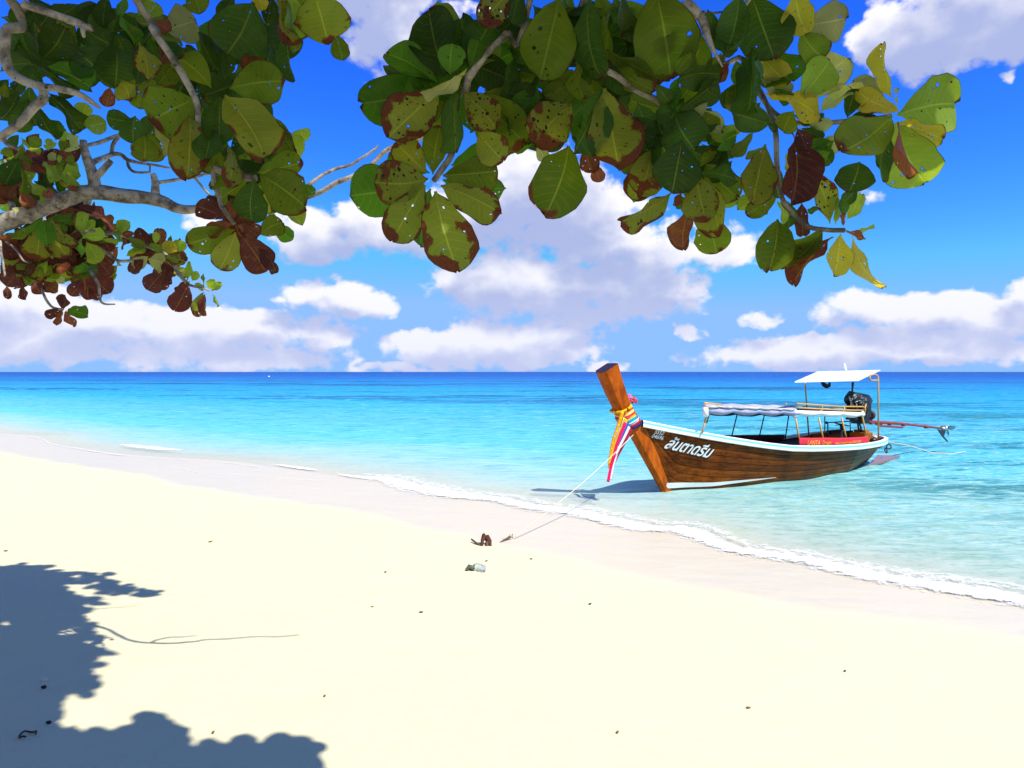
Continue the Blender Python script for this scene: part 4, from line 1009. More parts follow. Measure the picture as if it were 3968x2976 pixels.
# ------------------------------------------------------------------ sea-almond trees
def leaf_material(name, fixed=False):
    m_, k, out = mat(name)
    uv = k.node('ShaderNodeUVMap', uv_map='leaf'); u_, v_, _z = k.sep(uv.outputs[0])
    tcn = k.node('ShaderNodeTexCoord'); oi = k.node('ShaderNodeObjectInfo')
    if not fixed:
        colr = oi.outputs['Color']; amt = oi.outputs['Alpha']; rnd_ = oi.outputs['Random']
    else:
        at_ = k.node('ShaderNodeAttribute', attribute_name='leaf_colour'); colr = at_.outputs['Color']; amt = at_.outputs['Alpha']
        rnd_ = k.node('ShaderNodeNewGeometry').outputs['Random Per Island']
    P_ = k.vm('ADD', k.comb(k.m('MULTIPLY', u_, 0.31), v_, 0.0), k.comb(k.m('MULTIPLY', rnd_, 53.0), k.m('MULTIPLY', rnd_, 31.0), 0.0))
    au = k.m('ABSOLUTE', u_)
    e = k.m('MINIMUM', k.m('SUBTRACT', 1.0, au), k.m('MULTIPLY', k.m('SUBTRACT', 1.0, v_), 2.1))
    n1 = k.noise(P_, 5.5, 5, 0.62); n2 = k.noise(P_, 22.0, 4, 0.6); n0 = k.noise(P_, 1.6, 2, 0.5); nlow = k.noise(P_, 3.0, 1, 0.5)
    eb_ = k.m('ADD', e, k.m('MULTIPLY', k.m('SUBTRACT', 1.0, v_), 0.42))
    brown = k.m('MULTIPLY', k.m('SUBTRACT', k.m('MULTIPLY', amt, k.m('ADD', k.m('MULTIPLY', n1, 1.7), k.m('MULTIPLY_ADD', nlow, 2.2, -1.55))), eb_), 7.0, clamp=True)
    vo = k.voro(P_, 15.0); cell = k.sep(vo.outputs['Color'])
    spot_r = k.m('MULTIPLY', k.m('MULTIPLY', k.m('MULTIPLY', cell[0], cell[1]), k.m('MULTIPLY_ADD', k.m('FRACT', k.m('MULTIPLY', rnd_, 17.0)), 1.25, 0.05)), k.m('MULTIPLY_ADD', amt, 0.42, 0.17))
    spot = k.step(k.m('SUBTRACT', spot_r, k.m('MULTIPLY_ADD', n2, 0.10, k.m('SUBTRACT', vo.outputs['Distance'], 0.05))), 0.0, 0.05)
    vh = k.voro(P_, 8.0); ch = k.sep(vh.outputs['Color'])
    hd = k.m('ADD', vh.outputs['Distance'], k.m('MULTIPLY', k.m('SUBTRACT', n2, 0.5), 0.16))
    hr = k.m('MULTIPLY', k.m('GREATER_THAN', ch[2], 0.80), k.m('MULTIPLY_ADD', ch[0], 0.14, 0.05))
    hole = k.m('LESS_THAN', hd, hr); rim = k.step(k.m('SUBTRACT', k.m('ADD', hr, 0.055), hd), 0.0, 0.03); rim = k.m('MULTIPLY', rim, k.m('GREATER_THAN', hr, 0.01))
    # venation
    rib = k.step(au, 0.050, 0.018)
    vv = k.m('MULTIPLY', k.m('SUBTRACT', v_, k.m('MULTIPLY', k.m('POWER', au, 1.25), 0.17)), 10.5)
    fr_ = k.m('ABSOLUTE', k.m('SUBTRACT', k.m('FRACT', vv), 0.5))
    vein = k.m('MULTIPLY', k.step(fr_, 0.075, 0.02), k.step(au, 0.98, 0.5, 0.0, 0.75))
    veins = k.m('MAXIMUM', rib, k.m('MULTIPLY', vein, 0.55))
    tone = k.m('ADD', k.m('MULTIPLY', n0, 0.7), k.m('MULTIPLY', n1, 0.5))
    c = k.vm('SCALE', colr, sc=k.m('MULTIPLY_ADD', tone, 0.75, 0.55))
    c = k.mix(k.m('MULTIPLY', k.step(n1, 0.50, 0.72), k.m('MULTIPLY', amt, 0.55)), c, (0.20, 0.15, 0.03, 1))
    c = k.mix(k.m('MULTIPLY', veins, 0.62), c, k.mix(0.5, k.vm('SCALE', c, sc=2.6), (0.26, 0.23, 0.06, 1)))
    red = k.mix(n2, (0.070, 0.014, 0.010, 1), (0.160, 0.052, 0.028, 1))
    red = k.mix(k.step(brown, 0.55, 1.0), (0.085, 0.012, 0.010, 1), red)
    c = k.mix(brown, c, red)
    c = k.mix(k.m('MAXIMUM', spot, rim), c, (0.040, 0.014, 0.010, 1))
    c = k.mix(k.step(e, 0.035, 0.008), c, (0.030, 0.012, 0.010, 1))
    hgt = k.m('ADD', k.m('MULTIPLY', veins, -0.6), k.m('MULTIPLY', n1, 0.6))
    bs = k.node('ShaderNodeBsdfPrincipled'); k.put(bs.inputs['Base Color'], c); k.put(bs.inputs['Roughness'], k.m('MULTIPLY_ADD', brown, 0.25, 0.42))
    bs.inputs['Specular IOR Level'].default_value = 0.13; k.put(bs.inputs['Normal'], k.bump(hgt, 0.35, 0.006))
    tl_ = k.node('ShaderNodeBsdfTranslucent'); k.put(tl_.inputs[0], k.mix(1.0, k.vm('SCALE', c, sc=1.9), (1.0, 0.95, 0.35, 1), 'MULTIPLY'))
    mx = k.node('ShaderNodeMixShader'); mx.inputs[0].default_value = 0.42; k.l.new(bs.outputs[0], mx.inputs[1]); k.l.new(tl_.outputs[0], mx.inputs[2])
    tr = k.node('ShaderNodeBsdfTransparent'); mh = k.node('ShaderNodeMixShader')
    k.put(mh.inputs[0], hole); k.l.new(mx.outputs[0], mh.inputs[1]); k.l.new(tr.outputs[0], mh.inputs[2]); k.l.new(mh.outputs[0], out.inputs[0])
    return m_
m_leaf = leaf_material('sea_almond_leaf')
m_leafstuff = leaf_material('sea_almond_foliage', True)
m_bark, k, out = mat('grey_bark')
tcn = k.node('ShaderNodeTexCoord'); geo = k.node('ShaderNodeNewGeometry'); P = tcn.outputs['Object']
n1 = k.noise(P, 14.0, 5, 0.65); n2 = k.noise(P, 60.0, 4, 0.6); n3 = k.noise(P, 4.0, 3, 0.5)
bc = k.mix(k.step(n1, 0.35, 0.62), (0.10, 0.078, 0.062, 1), (0.38, 0.33, 0.28, 1))
bc = k.mix(k.step(k.m('ADD', k.m('MULTIPLY', n3, 0.6), k.m('MULTIPLY', n2, 0.4)), 0.56, 0.66), bc, (0.52, 0.49, 0.44, 1))
bc = k.mix(k.step(n2, 0.62, 0.70), bc, (0.030, 0.022, 0.018, 1))
princ(k, out, bc, 0.85, 0.2, k.bump(k.m('ADD', n1, k.m('MULTIPLY', n2, 0.5)), 0.7, 0.012))

PROF = [(0,.028),(.035,.034),(.065,.070),(.12,.150),(.20,.245),(.30,.337),(.41,.415),(.53,.474),(.64,.50),(.74,.490),(.82,.450),(.89,.378),(.945,.275),(.98,.165),(1.0,.035)]
def leaf_geo(seed, detail=True):
    rr = random.Random(seed); K = 9 if detail else 5
    prof = PROF if detail else PROF[::2] + [PROF[-1]]
    wav, curl, fold, asym = rr.uniform(.03, .10), rr.uniform(-.42, .46), rr.uniform(.02, .30), rr.uniform(-.07, .07)
    tipn = rr.uniform(-.05, .05); vs, uv = [], []
    for (v, hw) in prof:
        for j in range(K):
            u = -1 + 2*j/(K-1)
            x = hw*u*(1 + (0.10*mnoise.noise(Vector((v*5.5, u*1.0, seed*3.1))) + 0.05*mnoise.noise(Vector((v*15, u, seed*1.7))) if abs(u) > .9 else 0.0)) + asym*math.sin(v*math.pi)
            y = v + 0.022*mnoise.noise(Vector((u*2.2, v*2, seed*2.3)))*min(1, v*2)
            y += tipn*(1-abs(u))*max(0, v-.85)*6
            z = fold*abs(u)*hw*1.2 - curl*(v-.45)**2 + wav*abs(u)**1.5*math.sin(v*9 + (2 if u > 0 else 0) + seed)*min(1, v*3) + 0.02*mnoise.noise(Vector((v*4, u*2, seed)))
            vs.append(Vector((x, y, z))); uv.append((u, v))
    n = K; fs = [(i*n+j, i*n+j+1, (i+1)*n+j+1, (i+1)*n+j) for i in range(len(prof)-1) for j in range(n-1)]
    return vs, fs, uv
def set_uv(me, uvs):
    l = me.uv_layers.new(name='leaf'); buf = []
    for lp in me.loops: buf += [(uvs[lp.vertex_index][0]), (uvs[lp.vertex_index][1])]
    l.data.foreach_set('uv', buf)
LEAF_MESH = []; LEAF_GEO = []
for sd_ in range(22):
    vs, fs, uv = leaf_geo(sd_ + 1); LEAF_GEO.append((vs, fs, uv)); me = bpy.data.meshes.new('leaf'); me.from_pydata([tuple(v) for v in vs], [], fs)
    set_uv(me, uv); me.polygons.foreach_set('use_smooth', [True]*len(me.polygons)); me.materials.append(m_leaf); LEAF_MESH.append(me)
STUFF_GEO = [leaf_geo(50 + i, False) for i in range(6)]
CAMP = Vector((0, 0, CAM_H))
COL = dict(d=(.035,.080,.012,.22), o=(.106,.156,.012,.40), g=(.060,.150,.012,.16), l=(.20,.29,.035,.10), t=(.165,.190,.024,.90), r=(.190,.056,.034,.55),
           m=(.092,.023,.025,.45), y=(.34,.29,.03,.26), p=(.30,.32,.13,.18))  # keys l and p: sunlit look put into the leaf colour
tree1 = empty('sea_almond_tree', (-0.9, -2.3, sand_z(-0.9, -2.3)), 'large sea almond tree whose big olive leaves hang over the top of the view', 'tree')
tree2 = empty('sea_almond_tree', (-5.6, 3.9, sand_z(-5.6, 3.9)), 'sea almond tree with reddish young leaves and a thick grey limb at the left edge', 'tree')
n_leaf = {tree1: 0, tree2: 0}
SHADOWS = []                                                   # where the visible leaves already throw shade on the sand
PENDING = {tree1: [], tree2: []}
def place_leaf(tree, Pb, Pt, wfrac, colr, rr, tilt=None):
    if tree is tree1:                                          # keep its shade off the open sand: hang it a little nearer
        for _ in range(12):
            p = Pb + (Pt-Pb)*.7; s_ = p - SUN*((p.z - sand_z(p.x, p.y))/SUN.z)
            if s_.y > 2.92 and CX + s_.x/s_.y*F > 1120: Pb = CAMP + (Pb-CAMP)*.97; Pt = CAMP + (Pt-CAMP)*.97
            else: break
    Y = Pt - Pb; Ln = Y.length; Y.normalize()
    mid = (Pb+Pt)/2; V = (CAMP - mid).normalized(); N = (V - Y*V.dot(Y))
    N = N.normalized() if N.length > 1e-3 else Vector((0, -1, 0))
    if tilt is None:
        tilt = math.acos(max(0.12, min(1, wfrac/0.62)))*rr.choice((-1, 1)) if wfrac < 0.55 else rr.uniform(-0.30, 0.30)
    W = (0.62*Ln) if wfrac < 0.55 else wfrac*Ln/math.cos(tilt)
    N = Matrix.Rotation(tilt, 3, Y) @ N
    X = Y.cross(N).normalized()
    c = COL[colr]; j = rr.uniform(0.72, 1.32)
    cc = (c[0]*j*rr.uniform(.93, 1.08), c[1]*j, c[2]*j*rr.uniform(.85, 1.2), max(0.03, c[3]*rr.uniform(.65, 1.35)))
    M_ = Matrix(((X.x*W, Y.x*Ln, N.x*Ln, 0), (X.y*W, Y.y*Ln, N.y*Ln, 0), (X.z*W, Y.z*Ln, N.z*Ln, 0), (0, 0, 0, 1)))
    M_.translation = Pb - tree.location
    PENDING[tree].append((-(Ln*W*max(.2, math.cos(tilt)))/mid.y**2 + (0 if c[3] < 9 else 0), rr.randrange(len(LEAF_MESH)), cc, M_))
    n_leaf[tree] += 1
    for q in (0.45, 0.75):
        p = Pb + (Pt-Pb)*q; t = (p.z - sand_z(p.x, p.y))/SUN.z; s_ = p - SUN*t; SHADOWS.append((s_.x, s_.y))
OCC = []                                                       # leaves that stand in the shade of the crown above
def leaves(tree, ox, oy, sc, D, spec, seed, dj=0.03, occl=0.85):
    rr = random.Random(seed)
    for ln in spec.strip().split('\n'):
        for it in ln.split(';'):
            it = it.strip()
            if not it: continue
            f = it.split(); bx, by, tx, ty, wf = map(float, f[:5]); c = f[5]; lay = float(f[6]) if len(f) > 6 else 0.0
            d0 = D + lay*0.10 + rr.uniform(-dj, dj)
            Lpx = math.hypot(tx-bx, ty-by)/sc; d1 = d0 + rr.uniform(-0.30, 0.22)*Lpx/F*D + lay*0.02
            Pb = at(ox + bx/sc, oy + by/sc, d0); Pt = at(ox + tx/sc, oy + ty/sc, d1)
            place_leaf(tree, Pb, Pt, wf, c, rr)
            if c in 'dotgmr' and rr.random() < occl: OCC.append((Pb+Pt)/2)
S = 2.765
# centre rosette
leaves(tree1, 1300, 500, S, 1.80, '''
1000 540 430 575 .82 t -.2; 965 600 600 1220 .60 t -.1; 1075 650 1320 1520 .60 t -.3; 1130 600 1770 890 .52 t -.1; 1150 500 1740 455 .68 o 0
975 470 640 140 .72 t 0; 1040 480 1120 -40 .55 o .3; 1000 470 590 240 .55 g 1; 950 590 165 705 .70 g 1; 1010 640 900 1265 .50 g 1; 1150 560 1815 660 .50 g 1
1240 380 1700 250 .5 g 1.3; 1520 20 1790 330 .85 t -.4; 1640 60 2170 150 .4 g 1.4''', 1)
leaves(tree1, 1350, 0, S, 1.84, '''
1035 830 870 130 .66 d 0; 1090 800 1115 470 .98 g -.6; 950 865 390 545 .52 g .4; 1000 890 120 1120 .58 g .5; 975 970 430 1450 .66 t -.4
1050 1000 950 1320 .42 o .2; 1060 1000 985 1670 .36 o .3; 1130 950 1150 1640 .30 d -.7; 1240 1000 1590 1390 .72 t -.6; 1260 1000 1910 1540 .60 o .4
1230 1010 1300 1420 .40 g .2; 1190 760 1215 210 .55 d .8; 1300 760 1510 230 .75 d .9; 1300 720 1400 415 .60 g .2; 1350 740 1620 480 .45 l .6
1400 800 1760 560 .60 g .9; 1440 850 1880 910 .62 d .8; 1285 755 800 1020 .16 p -1.2; 1760 -110 1440 240 .62 t 0; 1860 -130 1760 250 .50 d .4
1450 950 1950 1330 .60 o .9; 1700 700 2000 1000 .7 d 1.3; 1500 400 1800 200 .5 d 1.2; 1320 1350 1760 1620 .6 o .9; 2100 1100 2250 1560 .7 o .6''', 2)
leaves(tree1, 2000, 0, S, 1.86, '''
470 -40 250 860 .62 o -.3; 735 -70 830 850 .40 d -.9; 500 -20 645 630 .36 d .8; 900 -60 1010 720 .40 o .3; 1120 -120 1150 385 .32 o .2
1480 -160 1650 840 .74 o 0; 1050 -40 1150 330 .55 d 1.2; 950 540 1565 890 .36 o -.4; 1050 750 1450 1000 .40 o -.2; 660 620 700 1060 .32 o -.3
650 850 285 1040 .60 o -.2; 600 1105 200 1540 .78 t -.5; 925 950 640 1640 .46 d -.9; 930 980 1070 1840 .66 t -.6; 1630 1180 1205 1070 .62 o -.1
1700 1180 1400 1580 .55 d .3; 1700 1190 1745 820 .30 g .2; 1715 1180 1910 840 .50 o .3; 1745 1185 2160 870 .46 d .4; 1690 1180 1910 1590 1.0 d -.5
1760 1180 2170 1430 .60 o .2; 1690 850 2150 760 .50 d .8; 1990 350 1840 860 .66 o .5; 1250 300 1100 600 .7 d 1.3; 1350 400 1200 800 .7 d 1.4; 1750 330 1500 620 .6 d 1.4
600 300 700 700 .6 d 1.5; 900 700 1200 1000 .6 d 1.5; 1300 1100 1450 1500 .7 d 1.2; 1250 1250 1550 1500 .6 d 1.2; 150 900 100 1300 .7 d 1.3; 60 1100 120 1560 .7 o .4
1500 900 1700 1150 .6 d 1.4; 2050 100 2150 430 .6 d .6; 820 500 760 900 .6 d 1.3; 1880 560 1700 780 .6 o .7; 1000 100 1300 250 .6 g 1.5''', 3)
leaves(tree1, 2050, 400, S, 1.84, '''
440 420 200 1150 .70 o -.2; 600 480 690 750 .72 r .3; 720 660 765 845 .85 r .6; 1320 480 1180 1010 .68 t .1; 1250 560 1110 1050 .66 t .6
1640 390 1530 965 .86 d -.8; 1540 960 975 1300 .36 t 0; 1590 980 1650 1130 .85 g .4; 1640 960 1540 1090 .50 r -.2; 1700 1130 1640 1565 .52 r .2
1780 760 1890 1270 .74 t -.5; 1850 800 2070 1430 .50 t .2; 1900 1140 2010 1610 .78 o .5; 1850 790 2240 1060 .42 l .8; 1830 735 2240 800 .44 d -.2
1825 690 2000 510 .50 o .2; 1860 420 1930 670 .32 o .2; 1650 100 2080 290 .62 p .3; 100 430 180 620 .7 p 1.2; 1290 250 1250 700 .7 d 1.0; 1000 350 1200 750 .7 o .9
1650 700 1750 1000 .6 o .8; 80 470 240 440 .7 r .9; 1420 380 1480 800 .7 d .9; 1450 620 1300 900 .7 o .8; 2000 500 2200 350 .5 g .9; 2050 620 2250 480 .5 d .6''', 4)
leaves(tree1, 2650, 0, S, 1.86, '''
600 -60 470 565 .56 d -.1; 735 -70 970 570 .72 d -.6; 1190 -90 1310 360 .72 y .5; 1240 300 1770 210 .78 p .8; 1250 340 1500 630 .85 o .2
945 540 1160 900 .98 g -.4; 800 560 1130 900 .55 y .2; 1250 1065 1580 640 .78 l .3; 1265 1075 1700 660 .66 p 1.0; 735 515 705 1215 .34 d -.9; 760 530 740 1180 .26 g -.7
890 960 1495 1215 .36 y -.6; 830 850 1160 1000 .55 p .8; 1460 1190 1800 930 .46 p .6; 1750 1260 1850 960 .62 d .1; 1175 1190 1060 1420 .95 o -.1
940 1330 520 1210 .62 d -.3; 900 1330 1000 1400 .6 d .2; 1290 1230 1600 1330 .4 p .5; 300 1150 160 1400 .9 d .2; 560 650 600 900 .7 g 1.2; 600 900 420 1150 .7 d .6
560 850 540 1200 .6 o .7; 1180 1250 1500 1300 .5 d .6; 400 560 300 860 .6 o .8; 120 560 20 900 .6 o .9; 350 430 560 560 .5 d .9; 470 680 360 890 .65 r -.5; 500 690 300 760 .5 r -.5
760 1430 520 1680 .42 o -.2; 640 1380 300 1480 .5 l .8; 500 1350 250 1560 .8 d .5; 260 1100 110 1250 .6 p 1.4; 980 950 1150 1100 .6 g .9; 820 1100 620 1300 .7 d .9; 1260 1370 1500 1480 .5 d .8
1450 1300 1350 1500 .6 g 1.0; 1560 1500 1340 1600 .75 g .1; 300 250 460 520 .7 d 1.0; 1000 200 1150 400 .6 d 1.0''', 5, occl=0.55)
leaves(tree1, 3050, 100, S, 1.80, '''
1195 950 1845 830 .86 l 0; 1190 1010 1700 1190 .42 y .3; 1160 1040 1480 1700 .80 l .5; 1170 1040 1345 1610 .12 r -.8; 1095 1000 540 1390 .62 o -.4
1060 1050 950 1680 .26 d 0; 1190 950 735 740 .44 y -.5; 1050 930 780 840 .50 r .2; 1040 760 700 600 .62 p .4; 1100 775 985 185 .30 y -.2; 1165 845 1160 670 .16 p 0
1000 1000 700 950 .5 d .3; 830 760 660 620 .5 p .5; 900 1080 420 1250 .4 p .5; 500 1230 230 1420 .7 g .3''', 6, occl=0.35)
leaves(tree1, 2750, 550, S, 1.82, '''
920 -120 930 645 .40 m -.5; 940 -150 1050 90 .60 m -.4; 930 180 950 640 .62 m -.5; 600 20 460 665 .54 t -.4; 1325 860 1120 300 .42 t 0; 1350 885 1340 585 .26 l 0
1420 870 1430 590 .32 g .3; 1470 830 1625 550 .50 l .3; 1440 960 1650 1060 .28 r -.3; 1440 900 1450 760 .35 r -.3; 1560 965 1765 895 .24 l 0; 1480 1035 1790 1615 .24 y -.2
1400 985 1330 1440 .52 y 0; 1310 1000 870 1510 .36 m .2; 1230 945 790 1400 .42 o -.1; 730 820 640 1385 .66 o -.2; 830 930 720 1395 .5 o .4; 990 650 1010 1015 .46 m .1
770 600 870 910 .50 d .1; 740 620 830 870 .26 l -.2; 730 590 400 780 .56 o 0; 330 420 -10 600 .5 l .7; 620 560 300 720 .5 l .6; 1610 200 1500 520 1.05 d .1; 1590 480 1420 670 .6 d .2
1290 110 1100 210 .75 g 0; 700 250 750 600 .5 d 1.0; 600 250 650 480 .6 o .6; 830 120 850 300 .4 y .4; 1180 700 1050 760 .5 d .3; 620 780 580 740 1.0 g .5; 1790 20 1850 380 .4 d .2; 1100 0 1300 230 .6 d .4
560 60 380 180 .4 o .6; 200 100 0 240 .4 d .4; 240 200 20 430 .5 d .3''', 7, occl=0.4)
# left cluster
leaves(tree1, 600, 0, S, 1.92, '''
1050 20 760 570 1.08 d -.3; 400 -110 480 135 .92 o 0; 1110 -110 1160 115 .82 y .4; 1330 -90 1345 485 .34 t -.4; 1460 -90 1495 390 .42 l .3; 1715 -60 1860 470 .95 t -.2
1940 360 2015 645 .75 o .3; 1510 300 1500 565 .42 o .3; 1400 290 1445 870 .30 d .1; 1230 420 1210 720 .42 d .2; 1010 550 1050 820 .85 r -.1; 760 840 690 420 .46 d .2
740 865 450 365 .34 d .1; 595 925 240 600 .62 o .2; 815 945 1400 870 .76 o -.2; 800 1010 1260 1190 .36 d .2; 750 1000 1200 1690 .54 t -.4; 690 1020 690 1570 .56 d -.5
700 700 560 500 .6 d .8; 850 700 1000 450 .6 d .8; 1000 800 1300 600 .6 d .9; 1150 600 1350 750 .7 d .9; 430 700 330 500 .6 d 1.0; 300 900 200 700 .6 d 1.0
1640 1520 1560 1400 .9 l 1.0; 1200 1250 1400 1480 .6 o .6; 1300 1300 1500 1660 .45 o .5; 850 -50 700 200 .6 d .8; 1250 -50 1200 250 .6 d .6; 1600 -80 1560 330 .5 o .8''', 8)
leaves(tree1, 0, 0, S, 1.96, '''
2090 1060 1610 1300 1.12 o -.2; 1780 340 2110 230 1.18 p .6; 1280 150 1445 495 .32 g -.3; 1420 250 1640 840 .26 t -.4; 1560 200 1690 50 .92 l .3; 1480 170 1560 -30 .62 l .4; 1650 230 1820 330 .75 r .2
1700 350 1930 485 .16 l -.3; 1600 400 1680 650 .5 g 0; 1700 490 1745 690 .42 r 0; 1450 500 1515 890 .16 d -.3; 440 640 700 300 .82 d -.1; 475 700 985 925 .42 g -.2
350 690 790 950 .26 d 0; 400 610 330 90 .24 d -.1; 310 610 145 70 .36 d 0; 350 680 -10 720 .5 d .2; 380 740 420 930 .4 d 0; 780 500 1120 820 .8 d .4; 1250 480 1230 910 .85 d .3
1180 940 1125 1155 .62 r .1; 1310 870 1400 1100 .85 t 0; 1510 980 1480 1170 .92 o -.2; 1430 1300 1140 1260 .85 d -.1; 1450 1240 1430 1540 .95 d .2; 1620 1430 1540 1730 1.0 o .1; 1650 1340 1800 1670 .36 p .1
850 1300 920 1105 .82 l .3; 880 1345 1115 1320 .78 l .2; 530 980 890 1380 .26 d -.2; 490 1000 850 1410 .26 d 0; 380 1150 560 1510 .42 d 0; 550 1290 700 1390 .5 g .3
900 300 1200 480 .8 d .5; 800 250 1100 100 .7 d .7; 1150 60 900 300 .7 d .8; 1250 100 1000 350 .7 d .8; 600 50 400 300 .7 d .9; 850 50 600 200 .7 d 1.0; 1000 600 800 850 .8 d .6; 1250 350 1400 800 .6 d .7
200 1000 0 1300 .7 d .4; 300 1050 150 1400 .6 d .4; 150 900 60 1200 .6 d .5; 60 900 30 1050 .7 o .5; 300 900 350 1350 .5 d .6; 1900 600 1700 900 .7 o .3; 2000 500 2150 800 .6 o .5; 1950 50 2100 100 .6 g .9; 1350 -60 1250 160 .4 g .3
1150 -50 1100 300 .6 d .7; 500 200 350 0 .6 d .9; 300 850 150 980 .6 d .6; 1100 750 900 900 .6 d .7; 1700 850 1500 1000 .6 o .5; 1300 700 1500 950 .6 o .6; 90 850 0 1000 .7 d .6''', 9)
leaves(tree1, 500, 500, S, 1.92, '''
650 -160 620 530 .58 t -.2; 870 -20 810 325 .72 d -.4; 940 180 895 490 .82 o .1; 1110 170 1115 610 .36 t -.3; 1370 460 1860 345 .52 o .2; 1395 490 1890 840 .72 o -.2
1405 590 1885 1010 .32 l .3; 1340 540 1310 1015 .72 d -.6; 1260 540 890 780 .52 o .1; 1250 520 840 580 .4 o .2; 1450 670 1510 910 .42 y .5; 1030 960 705 820 .62 m -.1; 1005 950 830 730 .62 m 0
1110 1010 840 1140 .52 r -.2; 1130 1080 615 1240 .58 o -.1; 1140 1110 970 1510 .70 t -.3; 1200 1150 1460 1540 .78 m -.3; 1400 1270 1610 1525 .42 m .1; 1395 1130 1650 990 .82 o -.1; 1580 1010 1745 1190 .72 g .4
1430 1080 1540 895 .32 p .3; 1080 770 1060 970 .72 r .1; 1150 1050 1410 1060 .52 r -.4; 1200 1000 1380 1150 .5 r -.3; 1860 590 1985 700 .72 g .5; 1640 140 1875 230 1.12 l .8; 1500 -20 1760 285 .45 o .3; 160 60 165 345 1.0 o 0
1100 300 1300 100 .7 d .6; 1200 400 950 250 .7 d .7; 700 200 900 450 .6 d .8; 1300 350 1500 150 .6 d .5; 1050 700 1200 850 .6 m .5''', 10)

def in_poly(p, poly):
    x, y = p; c = False
    for (x0, y0), (x1, y1) in zip(poly, poly[1:] + poly[:1]):
        if (y0 > y) != (y1 > y) and x < (x1-x0)*(y-y0)/(y1-y0) + x0: c = not c
    return c
def fill(tree, poly, n, D, Lr, cols, seed, down=True, occl=0.8, dd=0.25):
    rr = random.Random(seed); got = 0; tries = 0
    xs = [p[0] for p in poly]; ys = [p[1] for p in poly]
    while got < n and tries < 9000:
        tries += 1
        bx, by = rr.uniform(min(xs), max(xs)), rr.uniform(min(ys)-40, max(ys)); Lp = rr.uniform(*Lr)
        a = rr.gauss(1.57, 0.95) if down else rr.uniform(0, 6.283)
        tx, ty = bx + Lp*math.cos(a), by + Lp*math.sin(a); wf = rr.choice((.34, .5, .62, .68, .72))
        mx_, my_ = bx + (tx-bx)*.72, by + (ty-by)*.72; sx, sy = -math.sin(a)*Lp*wf*.52, math.cos(a)*Lp*wf*.52
        if not all(in_poly(q, poly) for q in ((tx, ty), (mx_+sx, my_+sy), (mx_-sx, my_-sy), ((bx+tx)/2, (by+ty)/2))): continue
        d0 = D + rr.uniform(0, dd)
        Pb, Pt = at(bx, by, d0), at(tx, ty, d0 + rr.uniform(-.3, .25)*Lp/F*D); c = rr.choice(cols)
        if tree is tree1 and bx > 1400:
            p = Pb + (Pt-Pb)*.7; s_ = p - SUN*((p.z - sand_z(p.x, p.y))/SUN.z)
            if s_.y > 2.92 and CX + s_.x/s_.y*F > 1120: continue
        place_leaf(tree, Pb, Pt, wf, c, rr); got += 1
        if c in 'dotgmr' and rr.random() < occl: OCC.append((Pb+Pt)/2)
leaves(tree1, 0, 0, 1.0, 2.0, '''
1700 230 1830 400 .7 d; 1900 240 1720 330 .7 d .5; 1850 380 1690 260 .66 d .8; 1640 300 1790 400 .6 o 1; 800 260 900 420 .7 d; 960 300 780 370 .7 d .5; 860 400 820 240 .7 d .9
90 300 200 180 .7 d .6; 230 260 60 240 .7 d .8; 960 600 990 740 .7 o .8; 1050 660 880 690 .6 d .6; 890 800 960 960 .7 m .6; 960 880 820 900 .6 m .8; 2330 250 2420 420 .7 d .9; 2650 380 2560 520 .7 d 1; 2200 300 2360 380 .7 d 1.2; 2480 300 2300 250 .7 d 1.2''', 12)
